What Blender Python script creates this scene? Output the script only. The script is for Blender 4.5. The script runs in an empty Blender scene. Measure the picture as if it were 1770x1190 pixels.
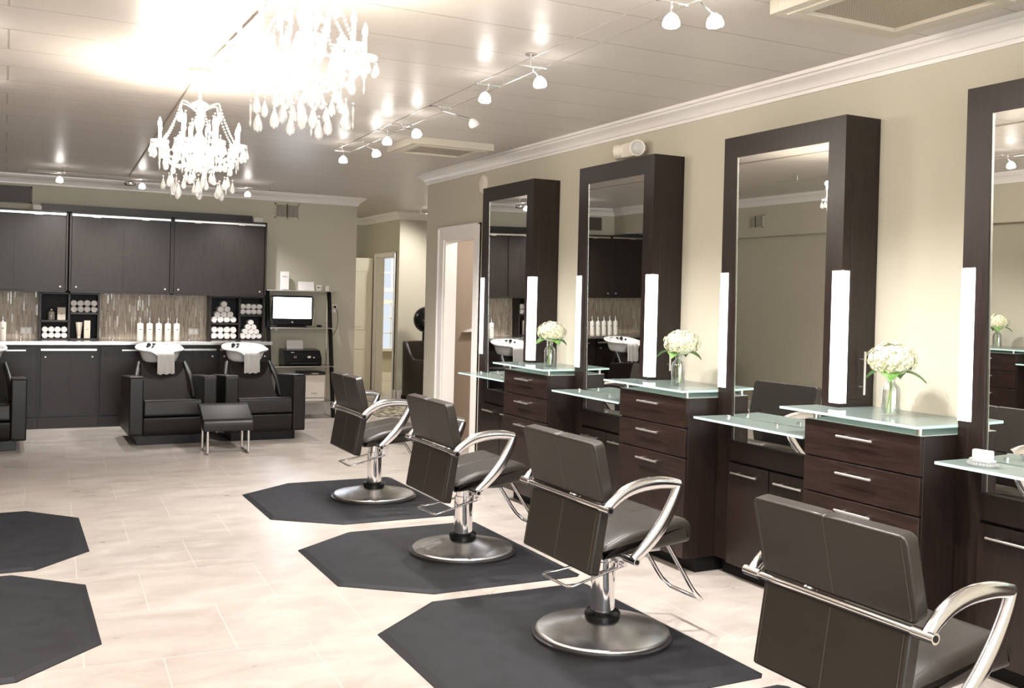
import bpy, bmesh, math, random
from mathutils import Vector, Matrix
C = bpy.context.scene.collection
PI = math.pi
rnd = random.Random(7)

# ------------------------------------------------------------------ camera
F, CX, CY, CH = 1713.025, 887.96, 537.98, 1.5632
yaw, pit, roll = .4755, -.0114, .0247
def cam_axes():
    cy, sy, cp, sp = math.cos(yaw), math.sin(yaw), math.cos(pit), math.sin(pit)
    fwd = Vector((sy*cp, cy*cp, sp)); right = Vector((cy, -sy, 0)); up = right.cross(fwd)
    cr, sr = math.cos(roll), math.sin(roll)
    return cr*right + sr*up, -sr*right + cr*up, fwd
r_, u_, f_ = cam_axes()
cam = bpy.data.cameras.new('camera'); camo = bpy.data.objects.new('camera', cam); C.objects.link(camo)
camo.matrix_world = Matrix(((r_.x, u_.x, -f_.x, 0), (r_.y, u_.y, -f_.y, 0), (r_.z, u_.z, -f_.z, CH), (0, 0, 0, 1)))
cam.sensor_width = 36; cam.lens = F/1770*36
cam.shift_x = (885-CX)/1770; cam.shift_y = (CY-595)/1770
cam.clip_start = .05
bpy.context.scene.camera = camo
# ------------------------------------------------------------------ world, view, lights
sc = bpy.context.scene
sc.view_settings.view_transform = 'Standard'; sc.view_settings.look = 'None'
sc.view_settings.gamma = 1; sc.view_settings.use_curve_mapping = False
sc.view_settings.exposure = .58
w = bpy.data.worlds.new('world'); sc.world = w; w.use_nodes = True
w.node_tree.nodes['Background'].inputs[0].default_value = (.84, .90, 1, 1)
w.node_tree.nodes['Background'].inputs[1].default_value = .72
sc.cycles.max_bounces = 10; sc.cycles.glossy_bounces = 6; sc.cycles.transparent_max_bounces = 12
sc.cycles.sample_clamp_indirect = 6
def light(kind, name, loc, energy, color=(1, 1, 1), size=.1, target=None, angle=None, blend=.5, size_y=None):
    l = bpy.data.lights.new(name, kind); l.energy = energy; l.color = color
    if kind == 'AREA':
        l.size = size
        if size_y: l.shape = 'RECTANGLE'; l.size_y = size_y
    else: l.shadow_soft_size = size
    if kind == 'SPOT': l.spot_size = math.radians(angle); l.spot_blend = blend
    o = bpy.data.objects.new(name, l); C.objects.link(o); o.location = loc
    if target is not None:
        o.rotation_euler = (Vector(target)-Vector(loc)).to_track_quat('-Z', 'Y').to_euler()
    return o
FILL = light('AREA', 'added_window_fill', (1.2, -3.35, 1.5), 230, (.95, .97, 1), 4.6, target=(1.2, 0, 1.45), size_y=2.2)  # soft fill from behind the camera, shining through an invented window
E_SPOT, E_BULB, WARM, HALO = 98, 8, (1, .90, .79), (1, .965, .94)

# ------------------------------------------------------------------ materials
def mat(name, col, rough=.5, metal=0, **k):
    m = bpy.data.materials.new(name); m.use_nodes = True
    b = m.node_tree.nodes['Principled BSDF']
    b.inputs['Base Color'].default_value = (*col, 1); b.inputs['Roughness'].default_value = rough
    b.inputs['Metallic'].default_value = metal
    for kk, v in k.items(): b.inputs[kk.replace('_', ' ')].default_value = v
    return m
def nd(m, t, **k):
    n = m.node_tree.nodes.new(t)
    for a, v in k.items(): setattr(n, a, v)
    return n
def noise_col(m, c1, c2, scale=(1, 1, 1), ns=5, detail=4, lo=.3, hi=.7, bump=0, rough=None, obj=True):
    t = m.node_tree; L = t.links
    tc = nd(m, 'ShaderNodeTexCoord'); mp = nd(m, 'ShaderNodeMapping'); mp.inputs['Scale'].default_value = scale
    L.new(tc.outputs['Object'], mp.inputs['Vector'])
    n = nd(m, 'ShaderNodeTexNoise'); n.inputs['Scale'].default_value = ns; n.inputs['Detail'].default_value = detail
    L.new(mp.outputs[0], n.inputs['Vector'])
    cr = nd(m, 'ShaderNodeValToRGB'); cr.color_ramp.elements[0].position = lo; cr.color_ramp.elements[1].position = hi
    cr.color_ramp.elements[0].color = (*c1, 1); cr.color_ramp.elements[1].color = (*c2, 1)
    L.new(n.outputs['Fac'], cr.inputs[0]); b = t.nodes['Principled BSDF']
    L.new(cr.outputs[0], b.inputs['Base Color'])
    if bump:
        bp = nd(m, 'ShaderNodeBump'); bp.inputs['Strength'].default_value = bump; bp.inputs['Distance'].default_value = .01
        L.new(n.outputs['Fac'], bp.inputs['Height']); L.new(bp.outputs[0], b.inputs['Normal'])
    if rough:
        mr = nd(m, 'ShaderNodeMapRange'); mr.inputs['To Min'].default_value = rough[0]; mr.inputs['To Max'].default_value = rough[1]
        L.new(n.outputs['Fac'], mr.inputs['Value']); L.new(mr.outputs[0], b.inputs['Roughness'])
    return m
def emis(name, col, s):
    m = mat(name, (0, 0, 0), .6)
    b = m.node_tree.nodes['Principled BSDF']
    b.inputs['Emission Color'].default_value = (*col, 1); b.inputs['Emission Strength'].default_value = s
    return m
def clear(name, tint=(1, 1, 1), gl=.12, rough=.02, body=0, bcol=(1, 1, 1)):
    """thin clear glass or crystal: see-through, glossy, with an optional milky body"""
    m = bpy.data.materials.new(name); m.use_nodes = True; t = m.node_tree; L = t.links
    t.nodes.remove(t.nodes['Principled BSDF']); out = t.nodes['Material Output']
    tr = nd(m, 'ShaderNodeBsdfTransparent'); tr.inputs[0].default_value = (*tint, 1)
    g = nd(m, 'ShaderNodeBsdfGlossy'); g.inputs['Roughness'].default_value = rough
    lw = nd(m, 'ShaderNodeLayerWeight'); lw.inputs[0].default_value = .35
    mr = nd(m, 'ShaderNodeMapRange'); mr.inputs['To Min'].default_value = gl*.5; mr.inputs['To Max'].default_value = min(1, gl*5)
    L.new(lw.outputs['Facing'], mr.inputs['Value'])
    mx = nd(m, 'ShaderNodeMixShader'); L.new(mr.outputs[0], mx.inputs[0]); L.new(g.outputs[0], mx.inputs[2])
    if body:
        d = nd(m, 'ShaderNodeBsdfDiffuse'); d.inputs[0].default_value = (*bcol, 1)
        tl = nd(m, 'ShaderNodeBsdfTranslucent'); tl.inputs[0].default_value = (*bcol, 1)
        m2 = nd(m, 'ShaderNodeMixShader'); m2.inputs[0].default_value = .5; L.new(d.outputs[0], m2.inputs[1]); L.new(tl.outputs[0], m2.inputs[2])
        m3 = nd(m, 'ShaderNodeMixShader'); m3.inputs[0].default_value = body
        L.new(tr.outputs[0], m3.inputs[1]); L.new(m2.outputs[0], m3.inputs[2]); L.new(m3.outputs[0], mx.inputs[1])
    else: L.new(tr.outputs[0], mx.inputs[1])
    L.new(mx.outputs[0], out.inputs[0])
    return m
WALL = noise_col(mat('sage_wall_paint', (.5, .48, .38), .75), (.485, .455, .368), (.51, .48, .388), ns=1.5, lo=.2, hi=.8)
WALLB = mat('warm_tan_wall_paint', (.34, .268, .205), .7)
WHITE = mat('white_trim_paint', (.80, .77, .74), .35)
CREAM = mat('cream_door_paint', (.78, .74, .60), .35)
WOOD = noise_col(mat('espresso_wood', (.03, .02, .015), .33, Specular_IOR_Level=.42), (.0088, .0051, .0044), (.022, .0122, .0098), (14, 14, .7), 6, 6, .25, .75, rough=(.28, .42))
WOODH = noise_col(mat('espresso_wood_crossgrain', (.03, .02, .015), .33, Specular_IOR_Level=.35), (.0105, .0058, .0047), (.027, .0138, .0107), (14, .9, 14), 6, 6, .25, .75, rough=(.26, .40))
WOODG = noise_col(mat('dark_grey_brown_laminate', (.04, .03, .03), .38, Specular_IOR_Level=.33), (.0095, .0068, .0056), (.020, .0142, .0115), (10, 10, .8), 5, 5, .25, .75, rough=(.30, .42))
BLACKW = mat('black_toe_kick', (.005, .0045, .0045), .6, Specular_IOR_Level=.2)
INSIDE = mat('niche_interior', (.006, .0045, .005), .5, Specular_IOR_Level=.2)
CHROME = mat('polished_chrome', (.82, .81, .82), .07, 1)
CAST = mat('polished_cast_aluminium', (.80, .79, .80), .14, 1)
DISK = mat('spun_steel_disk', (.64, .635, .635), .24, 1, Anisotropic=.75)
_tg = DISK.node_tree.nodes.new('ShaderNodeTangent'); _tg.direction_type = 'RADIAL'; _tg.axis = 'Z'; DISK.node_tree.links.new(_tg.outputs[0], DISK.node_tree.nodes['Principled BSDF'].inputs['Tangent'])
STEEL = mat('brushed_steel', (.62, .61, .60), .27, 1, Anisotropic=.6)
NICKEL = mat('satin_nickel', (.72, .69, .66), .3, 1)
COUNTER = mat('stainless_worktop', (.66, .64, .61), .22, 1)
LEATH = noise_col(mat('taupe_brown_leather', (.05, .04, .03), .4, Specular_IOR_Level=.4), (.019, .0148, .0112), (.027, .0212, .0163), (1, 1, 1), 300, 3, .3, .7, bump=.05, rough=(.34, .46))
LEATHB = noise_col(mat('black_brown_leather', (.03, .025, .022), .38, Specular_IOR_Level=.35), (.0075, .0060, .0050), (.0115, .0092, .0077), (1, 1, 1), 260, 3, .3, .7, bump=.05, rough=(.32, .44))
STITCH = mat('stitching_thread', (.085, .07, .056), .6)
RUBBER = noise_col(mat('charcoal_rubber_mat', (.04, .04, .045), .62, Specular_IOR_Level=.28), (.010, .010, .0125), (.0165, .0165, .0205), (1, 1, 1), 9, 5, .3, .7, rough=(.5, .7))
BLACK = mat('black_plastic', (.006, .006, .0065), .22, Specular_IOR_Level=.35)
BLACKM = mat('black_satin_metal', (.018, .016, .016), .35)
CERAM = mat('white_glazed_ceramic', (.88, .88, .87), .08)
TOWEL = noise_col(mat('white_terry_towel', (.85, .83, .80), .95), (.74, .70, .68), (.86, .84, .82), (1, 1, 1), 260, 3, .3, .7, bump=.6)
BOTTLE = mat('off_white_bottle', (.66, .62, .57), .35)
BEIGE = mat('beige_carton', (.52, .47, .38), .6)
PAPER = mat('white_paper', (.82, .79, .78), .7)
PLASTW = mat('ivory_plastic', (.74, .68, .60), .4)
PLASTG = mat('pale_grey_plastic', (.62, .58, .54), .45)
PRINT = mat('dark_print', (.05, .045, .045), .6)
GREYPRINT = mat('grey_print', (.35, .34, .36), .6)
MIRROR = mat('mirror_silver', (.88, .89, .87), .0, 1)
def frosted():
    m = bpy.data.materials.new('frosted_green_glass'); m.use_nodes = True; L = m.node_tree.links; m.node_tree.nodes.remove(m.node_tree.nodes['Principled BSDF'])
    d = nd(m, 'ShaderNodeBsdfDiffuse'); d.inputs[0].default_value = (.50, .60, .565, 1); t = nd(m, 'ShaderNodeBsdfTranslucent'); t.inputs[0].default_value = (.70, .82, .78, 1)
    tr = nd(m, 'ShaderNodeBsdfTransparent'); tr.inputs[0].default_value = (.8, .9, .87, 1); g = nd(m, 'ShaderNodeBsdfGlossy'); g.inputs['Roughness'].default_value = .06
    a = nd(m, 'ShaderNodeMixShader'); a.inputs[0].default_value = .5; L.new(d.outputs[0], a.inputs[1]); L.new(t.outputs[0], a.inputs[2])
    b = nd(m, 'ShaderNodeMixShader'); b.inputs[0].default_value = .22; L.new(a.outputs[0], b.inputs[1]); L.new(tr.outputs[0], b.inputs[2])
    f = nd(m, 'ShaderNodeFresnel'); f.inputs[0].default_value = 1.5; c = nd(m, 'ShaderNodeMixShader'); L.new(f.outputs[0], c.inputs[0]); L.new(b.outputs[0], c.inputs[1]); L.new(g.outputs[0], c.inputs[2])
    L.new(c.outputs[0], m.node_tree.nodes['Material Output'].inputs[0]); return m
FROST = frosted()
GLEDGE = mat('pale_green_glass_edge', (.50, .72, .66), .2)
DARKGL = clear('smoked_glass_shelf', (.35, .33, .31), .2, .05)
VASEGL = clear('clear_vase_glass', (.97, .98, .98), .16, .02)
WINGL = clear('window_glass', (.97, .98, .98), .08, .01)
WATER = clear('vase_water', (.93, .96, .92), .03, .01)
CRYSTAL = clear('cut_crystal', (.96, .96, .97), .30, .05, body=.42)
CRYST2 = clear('pressed_crystal', (.94, .95, .96), .35, .12, body=.3)
PETAL = noise_col(mat('cream_hydrangea_petals', (.80, .78, .60), .6, Subsurface_Weight=.0), (.55, .56, .32), (.84, .81, .66), (1, 1, 1), 60, 3, .3, .7)
LEAF = noise_col(mat('hydrangea_leaf_green', (.10, .22, .05), .45), (.07, .17, .03), (.16, .30, .08), (1, 1, 1), 30, 3)
STEM = mat('green_stem', (.30, .40, .12), .5)
TUBE = emis('lit_acrylic_light_bar', (1, .965, 1), 3.3)
BULB = emis('lit_candle_bulb', (1, .84, .62), 60)
SPOTGL = emis('lit_halogen_glass', (1, .95, .90), 18)
SCREEN = emis('lit_computer_screen', (.80, .86, 1), 9)
SPOTOFF = mat('unlit_frosted_glass', (.8, .76, .7), .3)
GOLD = mat('antique_ivory_metal', (.70, .60, .42), .3, .5)
GRILLE = mat('beige_vent_paint', (.50, .46, .38), .5)
DARKV = mat('dark_vent_opening', (.05, .045, .04), .6)
BROWNV = mat('brown_slatted_vent', (.09, .075, .065), .5)

def floor_mat():
    m = mat('beige_porcelain_tile', (.5, .45, .4), .3); t = m.node_tree; L = t.links; b = t.nodes['Principled BSDF']
    tc = nd(m, 'ShaderNodeTexCoord'); mp = nd(m, 'ShaderNodeMapping'); mp.inputs['Location'].default_value = (.165, -.255, 0); mp.inputs['Rotation'].default_value = (0, 0, .04)
    L.new(tc.outputs['Object'], mp.inputs['Vector'])
    br = nd(m, 'ShaderNodeTexBrick', offset=.5, squash=1)
    for k, v in (('Scale', 1), ('Mortar Size', .0028), ('Mortar Smooth', .1), ('Bias', 0), ('Brick Width', .62), ('Row Height', .695)): br.inputs[k].default_value = v
    br.inputs['Color1'].default_value = (.40, .40, .40, 1); br.inputs['Color2'].default_value = (.60, .60, .60, 1); br.inputs['Mortar'].default_value = (1, 1, 1, 1)
    L.new(mp.outputs[0], br.inputs['Vector'])
    mp2 = nd(m, 'ShaderNodeMapping'); mp2.inputs['Scale'].default_value = (1.1, 2.0, 1); L.new(tc.outputs['Object'], mp2.inputs['Vector'])
    n = nd(m, 'ShaderNodeTexNoise'); n.inputs['Scale'].default_value = 2.6; n.inputs['Detail'].default_value = 9; n.inputs['Roughness'].default_value = .68; n.inputs['Distortion'].default_value = .4
    L.new(mp2.outputs[0], n.inputs['Vector'])
    ad = nd(m, 'ShaderNodeMath', operation='MULTIPLY_ADD'); L.new(br.outputs['Color'], ad.inputs[0]); ad.inputs[1].default_value = .45; L.new(n.outputs['Fac'], ad.inputs[2])
    cr = nd(m, 'ShaderNodeValToRGB'); e = cr.color_ramp.elements; e[0].position = .45; e[0].color = (.335, .290, .258, 1); e[1].position = .95; e[1].color = (.535, .485, .440, 1)
    L.new(ad.outputs[0], cr.inputs[0])
    mx = nd(m, 'ShaderNodeMix', data_type='RGBA'); L.new(br.outputs['Fac'], mx.inputs['Factor']); L.new(cr.outputs[0], mx.inputs['A']); mx.inputs['B'].default_value = (.555, .51, .46, 1)
    L.new(mx.outputs['Result'], b.inputs['Base Color'])
    mr = nd(m, 'ShaderNodeMapRange'); mr.inputs['To Min'].default_value = .20; mr.inputs['To Max'].default_value = .42; L.new(n.outputs['Fac'], mr.inputs['Value']); L.new(mr.outputs[0], b.inputs['Roughness'])
    bp = nd(m, 'ShaderNodeBump'); bp.inputs['Strength'].default_value = .25; bp.inputs['Distance'].default_value = .002; bp.invert = True
    L.new(br.outputs['Fac'], bp.inputs['Height']); L.new(bp.outputs[0], b.inputs['Normal'])
    return m
def ceil_mat():
    m = mat('satin_ceiling_planks', (.5, .46, .41), .3); t = m.node_tree; L = t.links; b = t.nodes['Principled BSDF']
    tc = nd(m, 'ShaderNodeTexCoord'); mp = nd(m, 'ShaderNodeMapping'); L.new(tc.outputs['Object'], mp.inputs['Vector'])
    mp.inputs['Location'].default_value = (0, .405, 0)
    br = nd(m, 'ShaderNodeTexBrick', offset=.37, squash=1)
    for k, v in (('Scale', 1), ('Mortar Size', .006), ('Mortar Smooth', .3), ('Bias', 0), ('Brick Width', 7.4), ('Row Height', .463)): br.inputs[k].default_value = v
    br.inputs['Color1'].default_value = (.530, .490, .450, 1); br.inputs['Color2'].default_value = (.545, .505, .465, 1); br.inputs['Mortar'].default_value = (.36, .315, .27, 1)
    L.new(mp.outputs[0], br.inputs['Vector']); L.new(br.outputs['Color'], b.inputs['Base Color'])
    mp2 = nd(m, 'ShaderNodeMapping'); mp2.inputs['Scale'].default_value = (.12, 3.2, 1); L.new(tc.outputs['Object'], mp2.inputs['Vector'])
    n = nd(m, 'ShaderNodeTexNoise'); n.inputs['Scale'].default_value = 3; n.inputs['Detail'].default_value = 2; L.new(mp2.outputs[0], n.inputs['Vector'])
    b1 = nd(m, 'ShaderNodeBump'); b1.inputs['Strength'].default_value = .22; b1.inputs['Distance'].default_value = .02; L.new(n.outputs['Fac'], b1.inputs['Height'])
    bp = nd(m, 'ShaderNodeBump'); bp.inputs['Strength'].default_value = .5; bp.inputs['Distance'].default_value = .004; bp.invert = True
    L.new(br.outputs['Fac'], bp.inputs['Height']); L.new(b1.outputs[0], bp.inputs['Normal']); L.new(bp.outputs[0], b.inputs['Normal'])
    b.inputs['Roughness'].default_value = .36
    return m
def tile_mat():
    m = mat('vertical_strip_mosaic', (.4, .34, .27), .25); t = m.node_tree; L = t.links; b = t.nodes['Principled BSDF']
    tc = nd(m, 'ShaderNodeTexCoord'); mp = nd(m, 'ShaderNodeMapping'); mp.inputs['Rotation'].default_value = (PI/2, 0, 0)
    sx = nd(m, 'ShaderNodeSeparateXYZ'); L.new(tc.outputs['Object'], sx.inputs[0])
    cb = nd(m, 'ShaderNodeCombineXYZ'); L.new(sx.outputs['Z'], cb.inputs['X']); L.new(sx.outputs['X'], cb.inputs['Y'])
    br = nd(m, 'ShaderNodeTexBrick', offset=.43, offset_frequency=2, squash=.8, squash_frequency=3)
    for k, v in (('Scale', 1), ('Mortar Size', .0009), ('Bias', 0), ('Brick Width', .125), ('Row Height', .0135)): br.inputs[k].default_value = v
    br.inputs['Color1'].default_value = (0, 0, 0, 1); br.inputs['Color2'].default_value = (1, 1, 1, 1); br.inputs['Mortar'].default_value = (.4, .4, .4, 1)
    L.new(cb.outputs[0], br.inputs['Vector'])
    cr = nd(m, 'ShaderNodeValToRGB'); e = cr.color_ramp.elements; e[0].color = (.20, .155, .115, 1); e[1].color = (.60, .55, .47, 1)
    for p, c in ((.3, (.30, .245, .185, 1)), (.75, (.36, .30, .235, 1)), (.92, (.42, .37, .30, 1))):
        x = e.new(p); x.color = c
    L.new(br.outputs['Color'], cr.inputs[0]); L.new(cr.outputs[0], b.inputs['Base Color'])
    mr = nd(m, 'ShaderNodeMapRange'); mr.inputs['From Min'].default_value = .8; mr.inputs['To Min'].default_value = .45; mr.inputs['To Max'].default_value = .06
    L.new(br.outputs['Color'], mr.inputs['Value']); L.new(mr.outputs[0], b.inputs['Roughness'])
    return m
FLOORM, CEILM, TILEM = floor_mat(), ceil_mat(), tile_mat()
FRINGE = noise_col(mat('patterned_rug', (.5, .45, .35), .9), (.10, .09, .06), (.55, .50, .40), (1, 1, 1), 14, 5, .46, .54)

# ------------------------------------------------------------------ mesh helpers
class MB:
    def __init__(s): s.bm = bmesh.new()
    def box(s, x0, x1, y0, y1, z0, z1, M=None):
        v = [s.bm.verts.new((x, y, z)) for x in (x0, x1) for y in (y0, y1) for z in (z0, z1)]
        if M is not None:
            for q in v: q.co = M @ q.co
        for f in ((0, 1, 3, 2), (4, 6, 7, 5), (0, 4, 5, 1), (2, 3, 7, 6), (0, 2, 6, 4), (1, 5, 7, 3)):
            s.bm.faces.new([v[i] for i in f])
        return s
    def prism(s, poly, a, b, axis='z'):
        def P(p, t): return {'z': (p[0], p[1], t), 'y': (p[0], t, p[1]), 'x': (t, p[0], p[1])}[axis]
        A = [s.bm.verts.new(P(p, a)) for p in poly]; B = [s.bm.verts.new(P(p, b)) for p in poly]; n = len(poly)
        s.bm.faces.new(A); s.bm.faces.new(B[::-1])
        for i in range(n): s.bm.faces.new((A[i], B[i], B[(i+1) % n], A[(i+1) % n]))
        return s
    def lathe(s, prof, c=(0, 0, 0), n=24, M=None, sx=1, sy=1, caps=True):
        rings = []
        for r, z in prof:
            if r < 1e-5: rings.append([s.bm.verts.new((c[0], c[1], c[2]+z))])
            else: rings.append([s.bm.verts.new((c[0]+r*sx*math.cos(2*PI*i/n), c[1]+r*sy*math.sin(2*PI*i/n), c[2]+z)) for i in range(n)])
        for a, b in zip(rings, rings[1:]):
            for i in range(n):
                j = (i+1) % n
                if len(a) == 1 and len(b) == 1: continue
                if len(a) == 1: s.bm.faces.new((a[0], b[i], b[j]))
                elif len(b) == 1: s.bm.faces.new((a[i], b[0], a[j]))
                else: s.bm.faces.new((a[i], b[i], b[j], a[j]))
        if caps:
            for q in (rings[0], rings[-1]):
                if len(q) > 2: s.bm.faces.new(q)
        if M is not None:
            for q in rings:
                for v in q: v.co = M @ v.co
        return s
    def sweep(s, pts, rs, n=10, closed=False, flat=None):
        """tube along pts; rs = radius or list; flat=(in-plane half width list, half thickness, normal) for strap sections"""
        pts = [Vector(p) for p in pts]; m = len(pts); rings = []
        for i, p in enumerate(pts):
            if closed: t = (pts[(i+1) % m]-pts[i-1])
            else: t = pts[min(i+1, m-1)]-pts[max(i-1, 0)]
            t.normalize()
            if flat:
                nrm = Vector(flat[2]); u = t.cross(nrm).normalized(); ws = flat[0][i]; th = flat[1]
                rings.append([s.bm.verts.new(p + u*ws*math.cos(2*PI*k/n) + nrm*th*math.sin(2*PI*k/n)) for k in range(n)])
            else:
                r = rs[i] if isinstance(rs, (list, tuple)) else rs
                if i == 0:
                    ref = Vector((0, 0, 1)) if abs(t.z) < .9 else Vector((1, 0, 0)); u = t.cross(ref).normalized()
                else: u = (u - t*u.dot(t)).normalized()
                v = t.cross(u)
                rings.append([s.bm.verts.new(p + u*r*math.cos(2*PI*k/n) + v*r*math.sin(2*PI*k/n)) for k in range(n)])
        R = rings + ([rings[0]] if closed else [])
        for a, b in zip(R, R[1:]):
            for k in range(n): s.bm.faces.new((a[k], b[k], b[(k+1) % n], a[(k+1) % n]))
        if not closed: s.bm.faces.new(rings[0][::-1]); s.bm.faces.new(rings[-1])
        return s
    def loft(s, sections):
        rings = [[s.bm.verts.new(p) for p in q] for q in sections]; n = len(rings[0])
        for a, b in zip(rings, rings[1:]):
            for k in range(n): s.bm.faces.new((a[k], b[k], b[(k+1) % n], a[(k+1) % n]))
        s.bm.faces.new(rings[0][::-1]); s.bm.faces.new(rings[-1])
        return s
    def sphere(s, c, r, sub=2, sc=(1, 1, 1)):
        q = bmesh.ops.create_icosphere(s.bm, subdivisions=sub, radius=r)
        for v in q['verts']: v.co = Vector((v.co.x*sc[0]+c[0], v.co.y*sc[1]+c[1], v.co.z*sc[2]+c[2]))
        return s
    def mesh(s, name, smooth=40):
        bmesh.ops.recalc_face_normals(s.bm, faces=s.bm.faces)
        me = bpy.data.meshes.new(name); s.bm.to_mesh(me); s.bm.free()
        if smooth:
            for p in me.polygons: p.use_smooth = True
            if smooth < 180: me.set_sharp_from_angle(angle=math.radians(smooth))
        return me
    def build(s, name, m, parent=None, bevel=0, smooth=40, seg=2, loc=None):
        me = s.mesh(name, smooth); me.materials.append(m)
        o = bpy.data.objects.new(name, me); C.objects.link(o)
        if parent is not None: o.parent = parent
        if loc: o.location = loc
        if bevel:
            b = o.modifiers.new('bevel', 'BEVEL'); b.width = bevel; b.segments = seg; b.limit_method = 'ANGLE'; b.angle_limit = .7; b.harden_normals = False
        return o
def box(name, m, x0, x1, y0, y1, z0, z1, parent=None, bevel=0, seg=2):
    return MB().box(x0, x1, y0, y1, z0, z1).build(name, m, parent, bevel, seg=seg)
def thing(name, label, cat, loc=(0, 0, 0), rz=0, group=None):
    o = bpy.data.objects.new(name, None); C.objects.link(o); o.location = loc; o.rotation_euler = (0, 0, rz)
    o.empty_display_size = .1
    o['label'] = label; o['category'] = cat
    if group: o['group'] = group
    return o
def tag(o, label, cat, group=None):
    o['label'] = label; o['category'] = cat
    if group: o['group'] = group
    return o
def struct(o): o['kind'] = 'structure'; return o
def kids(o): return [c for c in bpy.data.objects if c.parent == o]
def dup(o, parent=None, **k):
    c = o.copy(); C.objects.link(c); c.parent = parent
    for ch in kids(o): dup(ch, c)
    if parent is None:
        if 'loc' in k: c.location = k['loc']
        if 'rz' in k: c.rotation_euler = (0, 0, k['rz'])
        if 'label' in k: c['label'] = k['label']
    return c
def smoothpts(pts, n=6):
    P = [Vector(p) for p in pts]; out = []
    for i in range(len(P)-1):
        p0 = P[max(i-1, 0)]; p1 = P[i]; p2 = P[i+1]; p3 = P[min(i+2, len(P)-1)]
        for k in range(n):
            t = k/n
            out.append(.5*((2*p1)+(p2-p0)*t+(2*p0-5*p1+4*p2-p3)*t*t+(3*p1-3*p2+p3-p0)*t**3))
    out.append(P[-1]); return out
def rrect(x0, x1, y0, y1, r, n=5):
    o = []
    for cx, cy, a in ((x1-r, y1-r, 0), (x0+r, y1-r, 90), (x0+r, y0+r, 180), (x1-r, y0+r, 270)):
        for i in range(n+1):
            t = math.radians(a+90*i/n); o.append((cx+r*math.cos(t), cy+r*math.sin(t)))
    return o

# ================================================================== THE ROOM
W, YB, YE, XL, ZC = 3.972, 12.68, 9.77, -1.85, 2.86
struct(box('floor', FLOORM, XL-.2, 8.2, -3.3, 18, -.12, 0))
struct(box('ceiling', CEILM, XL-.2, 8.2, -3.3, 18, ZC, ZC+.12))
# right wall with a doorway
rw = MB(); rw.box(W, W+.13, -3.2, 8.54, 0, ZC); rw.box(W, W+.13, 8.54, 9.27, 2.15, ZC); rw.box(W, W+.13, 9.27, YE, 0, ZC)
struct(rw.build('wall_right', WALL))
struct(box('wall_back', WALL, XL-.1, 4.155, YB, YB+.14, 0, ZC))
struct(box('wall_left', WALL, XL-.14, XL, -3.2, YB+.1, 0, ZC))
struct(box('wall_soffit', WALL, XL, -1.70, -3.06, 11.05, 2.35, ZC))
struct(box('wall_soffit_end', WALL, XL, -.75, 11.05, YB, 2.47, ZC))
# wall behind the camera with an unseen window added for soft fill light
fw = MB(); fw.box(XL-.1, -1.2, -3.2, -3.06, 0, ZC); fw.box(3.6, 8.2, -3.2, -3.06, 0, ZC); fw.box(-1.2, 3.6, -3.2, -3.06, 0, .4); fw.box(-1.2, 3.6, -3.2, -3.06, 2.55, ZC)
struct(fw.build('wall_front', WALL))
fr = thing('added_window_1', 'x', 'window'); del fr['label']; del fr['category']; struct(fr)  # unseen window, added as an opening for the fill light
q = MB()
for x in (-1.2, .36, 1.96, 3.54): q.box(x, x+.06, -3.16, -3.08, .4, 2.55)
q.box(-1.2, 3.6, -3.16, -3.08, .4, .46); q.box(-1.2, 3.6, -3.16, -3.08, 2.49, 2.55)
q.build('window_frame', WHITE, fr); box('pane', WINGL, -1.14, 3.54, -3.125, -3.12, .46, 2.49, fr)
# crown moulding: profile (distance from wall, z)
CP = [(0, 2.752), (.012, 2.752), (.014, 2.772), (.022, 2.775), (.028, 2.79), (.05, 2.812), (.078, 2.826), (.084, 2.838), (.098, 2.841), (.10, 2.86), (0, 2.86)]
def crown(name, path, closed=False):
    """path = list of (x, y, nx, ny, miter x, miter y)"""
    secs = [[(x+mx*d, y+my*d, z) for d, z in CP] for x, y, mx, my in path]
    return struct(MB().loft(secs).build(name, WHITE, smooth=30))
crown('trim_1', [(W, -3.06, -1, 0), (W, YE, -1, 1), (W+.13, YE, 1, 1), (W+.131, -2, 1, 0)][:2] + [(W+.6, YE, 0, 1)])
crown('trim_2', [(-.75, YB, 1, -1), (4.155, YB, 1, -1), (4.155, YB+.5, 1, 0)])
crown('trim_3', [(-1.70, -3, 1, 0), (-1.70, 11.05, 1, -1), (-.75, 11.05, 1, -1), (-.75, YB, 1, -1)])
# hall behind
HX, HY = 5.365, 14.28
struct(box('wall_hall', WALL, HX, 8.2, HY, HY+.12, 0, ZC))
hw = MB(); hw.box(HX, HX+.12, HY+.12, 14.46, 0, ZC); hw.box(HX, HX+.12, 15.28, 15.95, 0, ZC); hw.box(HX, HX+.12, 14.46, 15.28, 2.19, ZC)
struct(hw.build('wall_hall_side', WALL))
struct(box('wall_hall_end', WALL, 1.5, HX, 15.95, 16.05, 0, ZC))
struct(box('wall_hall_left', WALL, 1.5, 1.6, YB+.14, 16, 0, ZC))
struct(box('wall_alcove', WALL, 8.1, 8.2, -3.2, 18, 0, ZC))
fwm = MB(); fwm.box(HX+.12, 6.08, 17.3, 17.42, 0, ZC); fwm.box(6.60, 8.2, 17.3, 17.42, 0, ZC); fwm.box(6.08, 6.60, 17.3, 17.42, 0, .60); fwm.box(6.08, 6.60, 17.3, 17.42, 2.32, ZC)
struct(fwm.build('wall_back_room', WALL))
struct(box('wall_back_room_left', WALL, 5.3, HX+.12, 16.05, 17.4, 0, ZC))
crown('trim_4', [(8.1, HY, 0, -1), (HX, HY, -1, -1), (HX, 15.95, -1, -1), (1.6, 15.95, 0, -1)])
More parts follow.
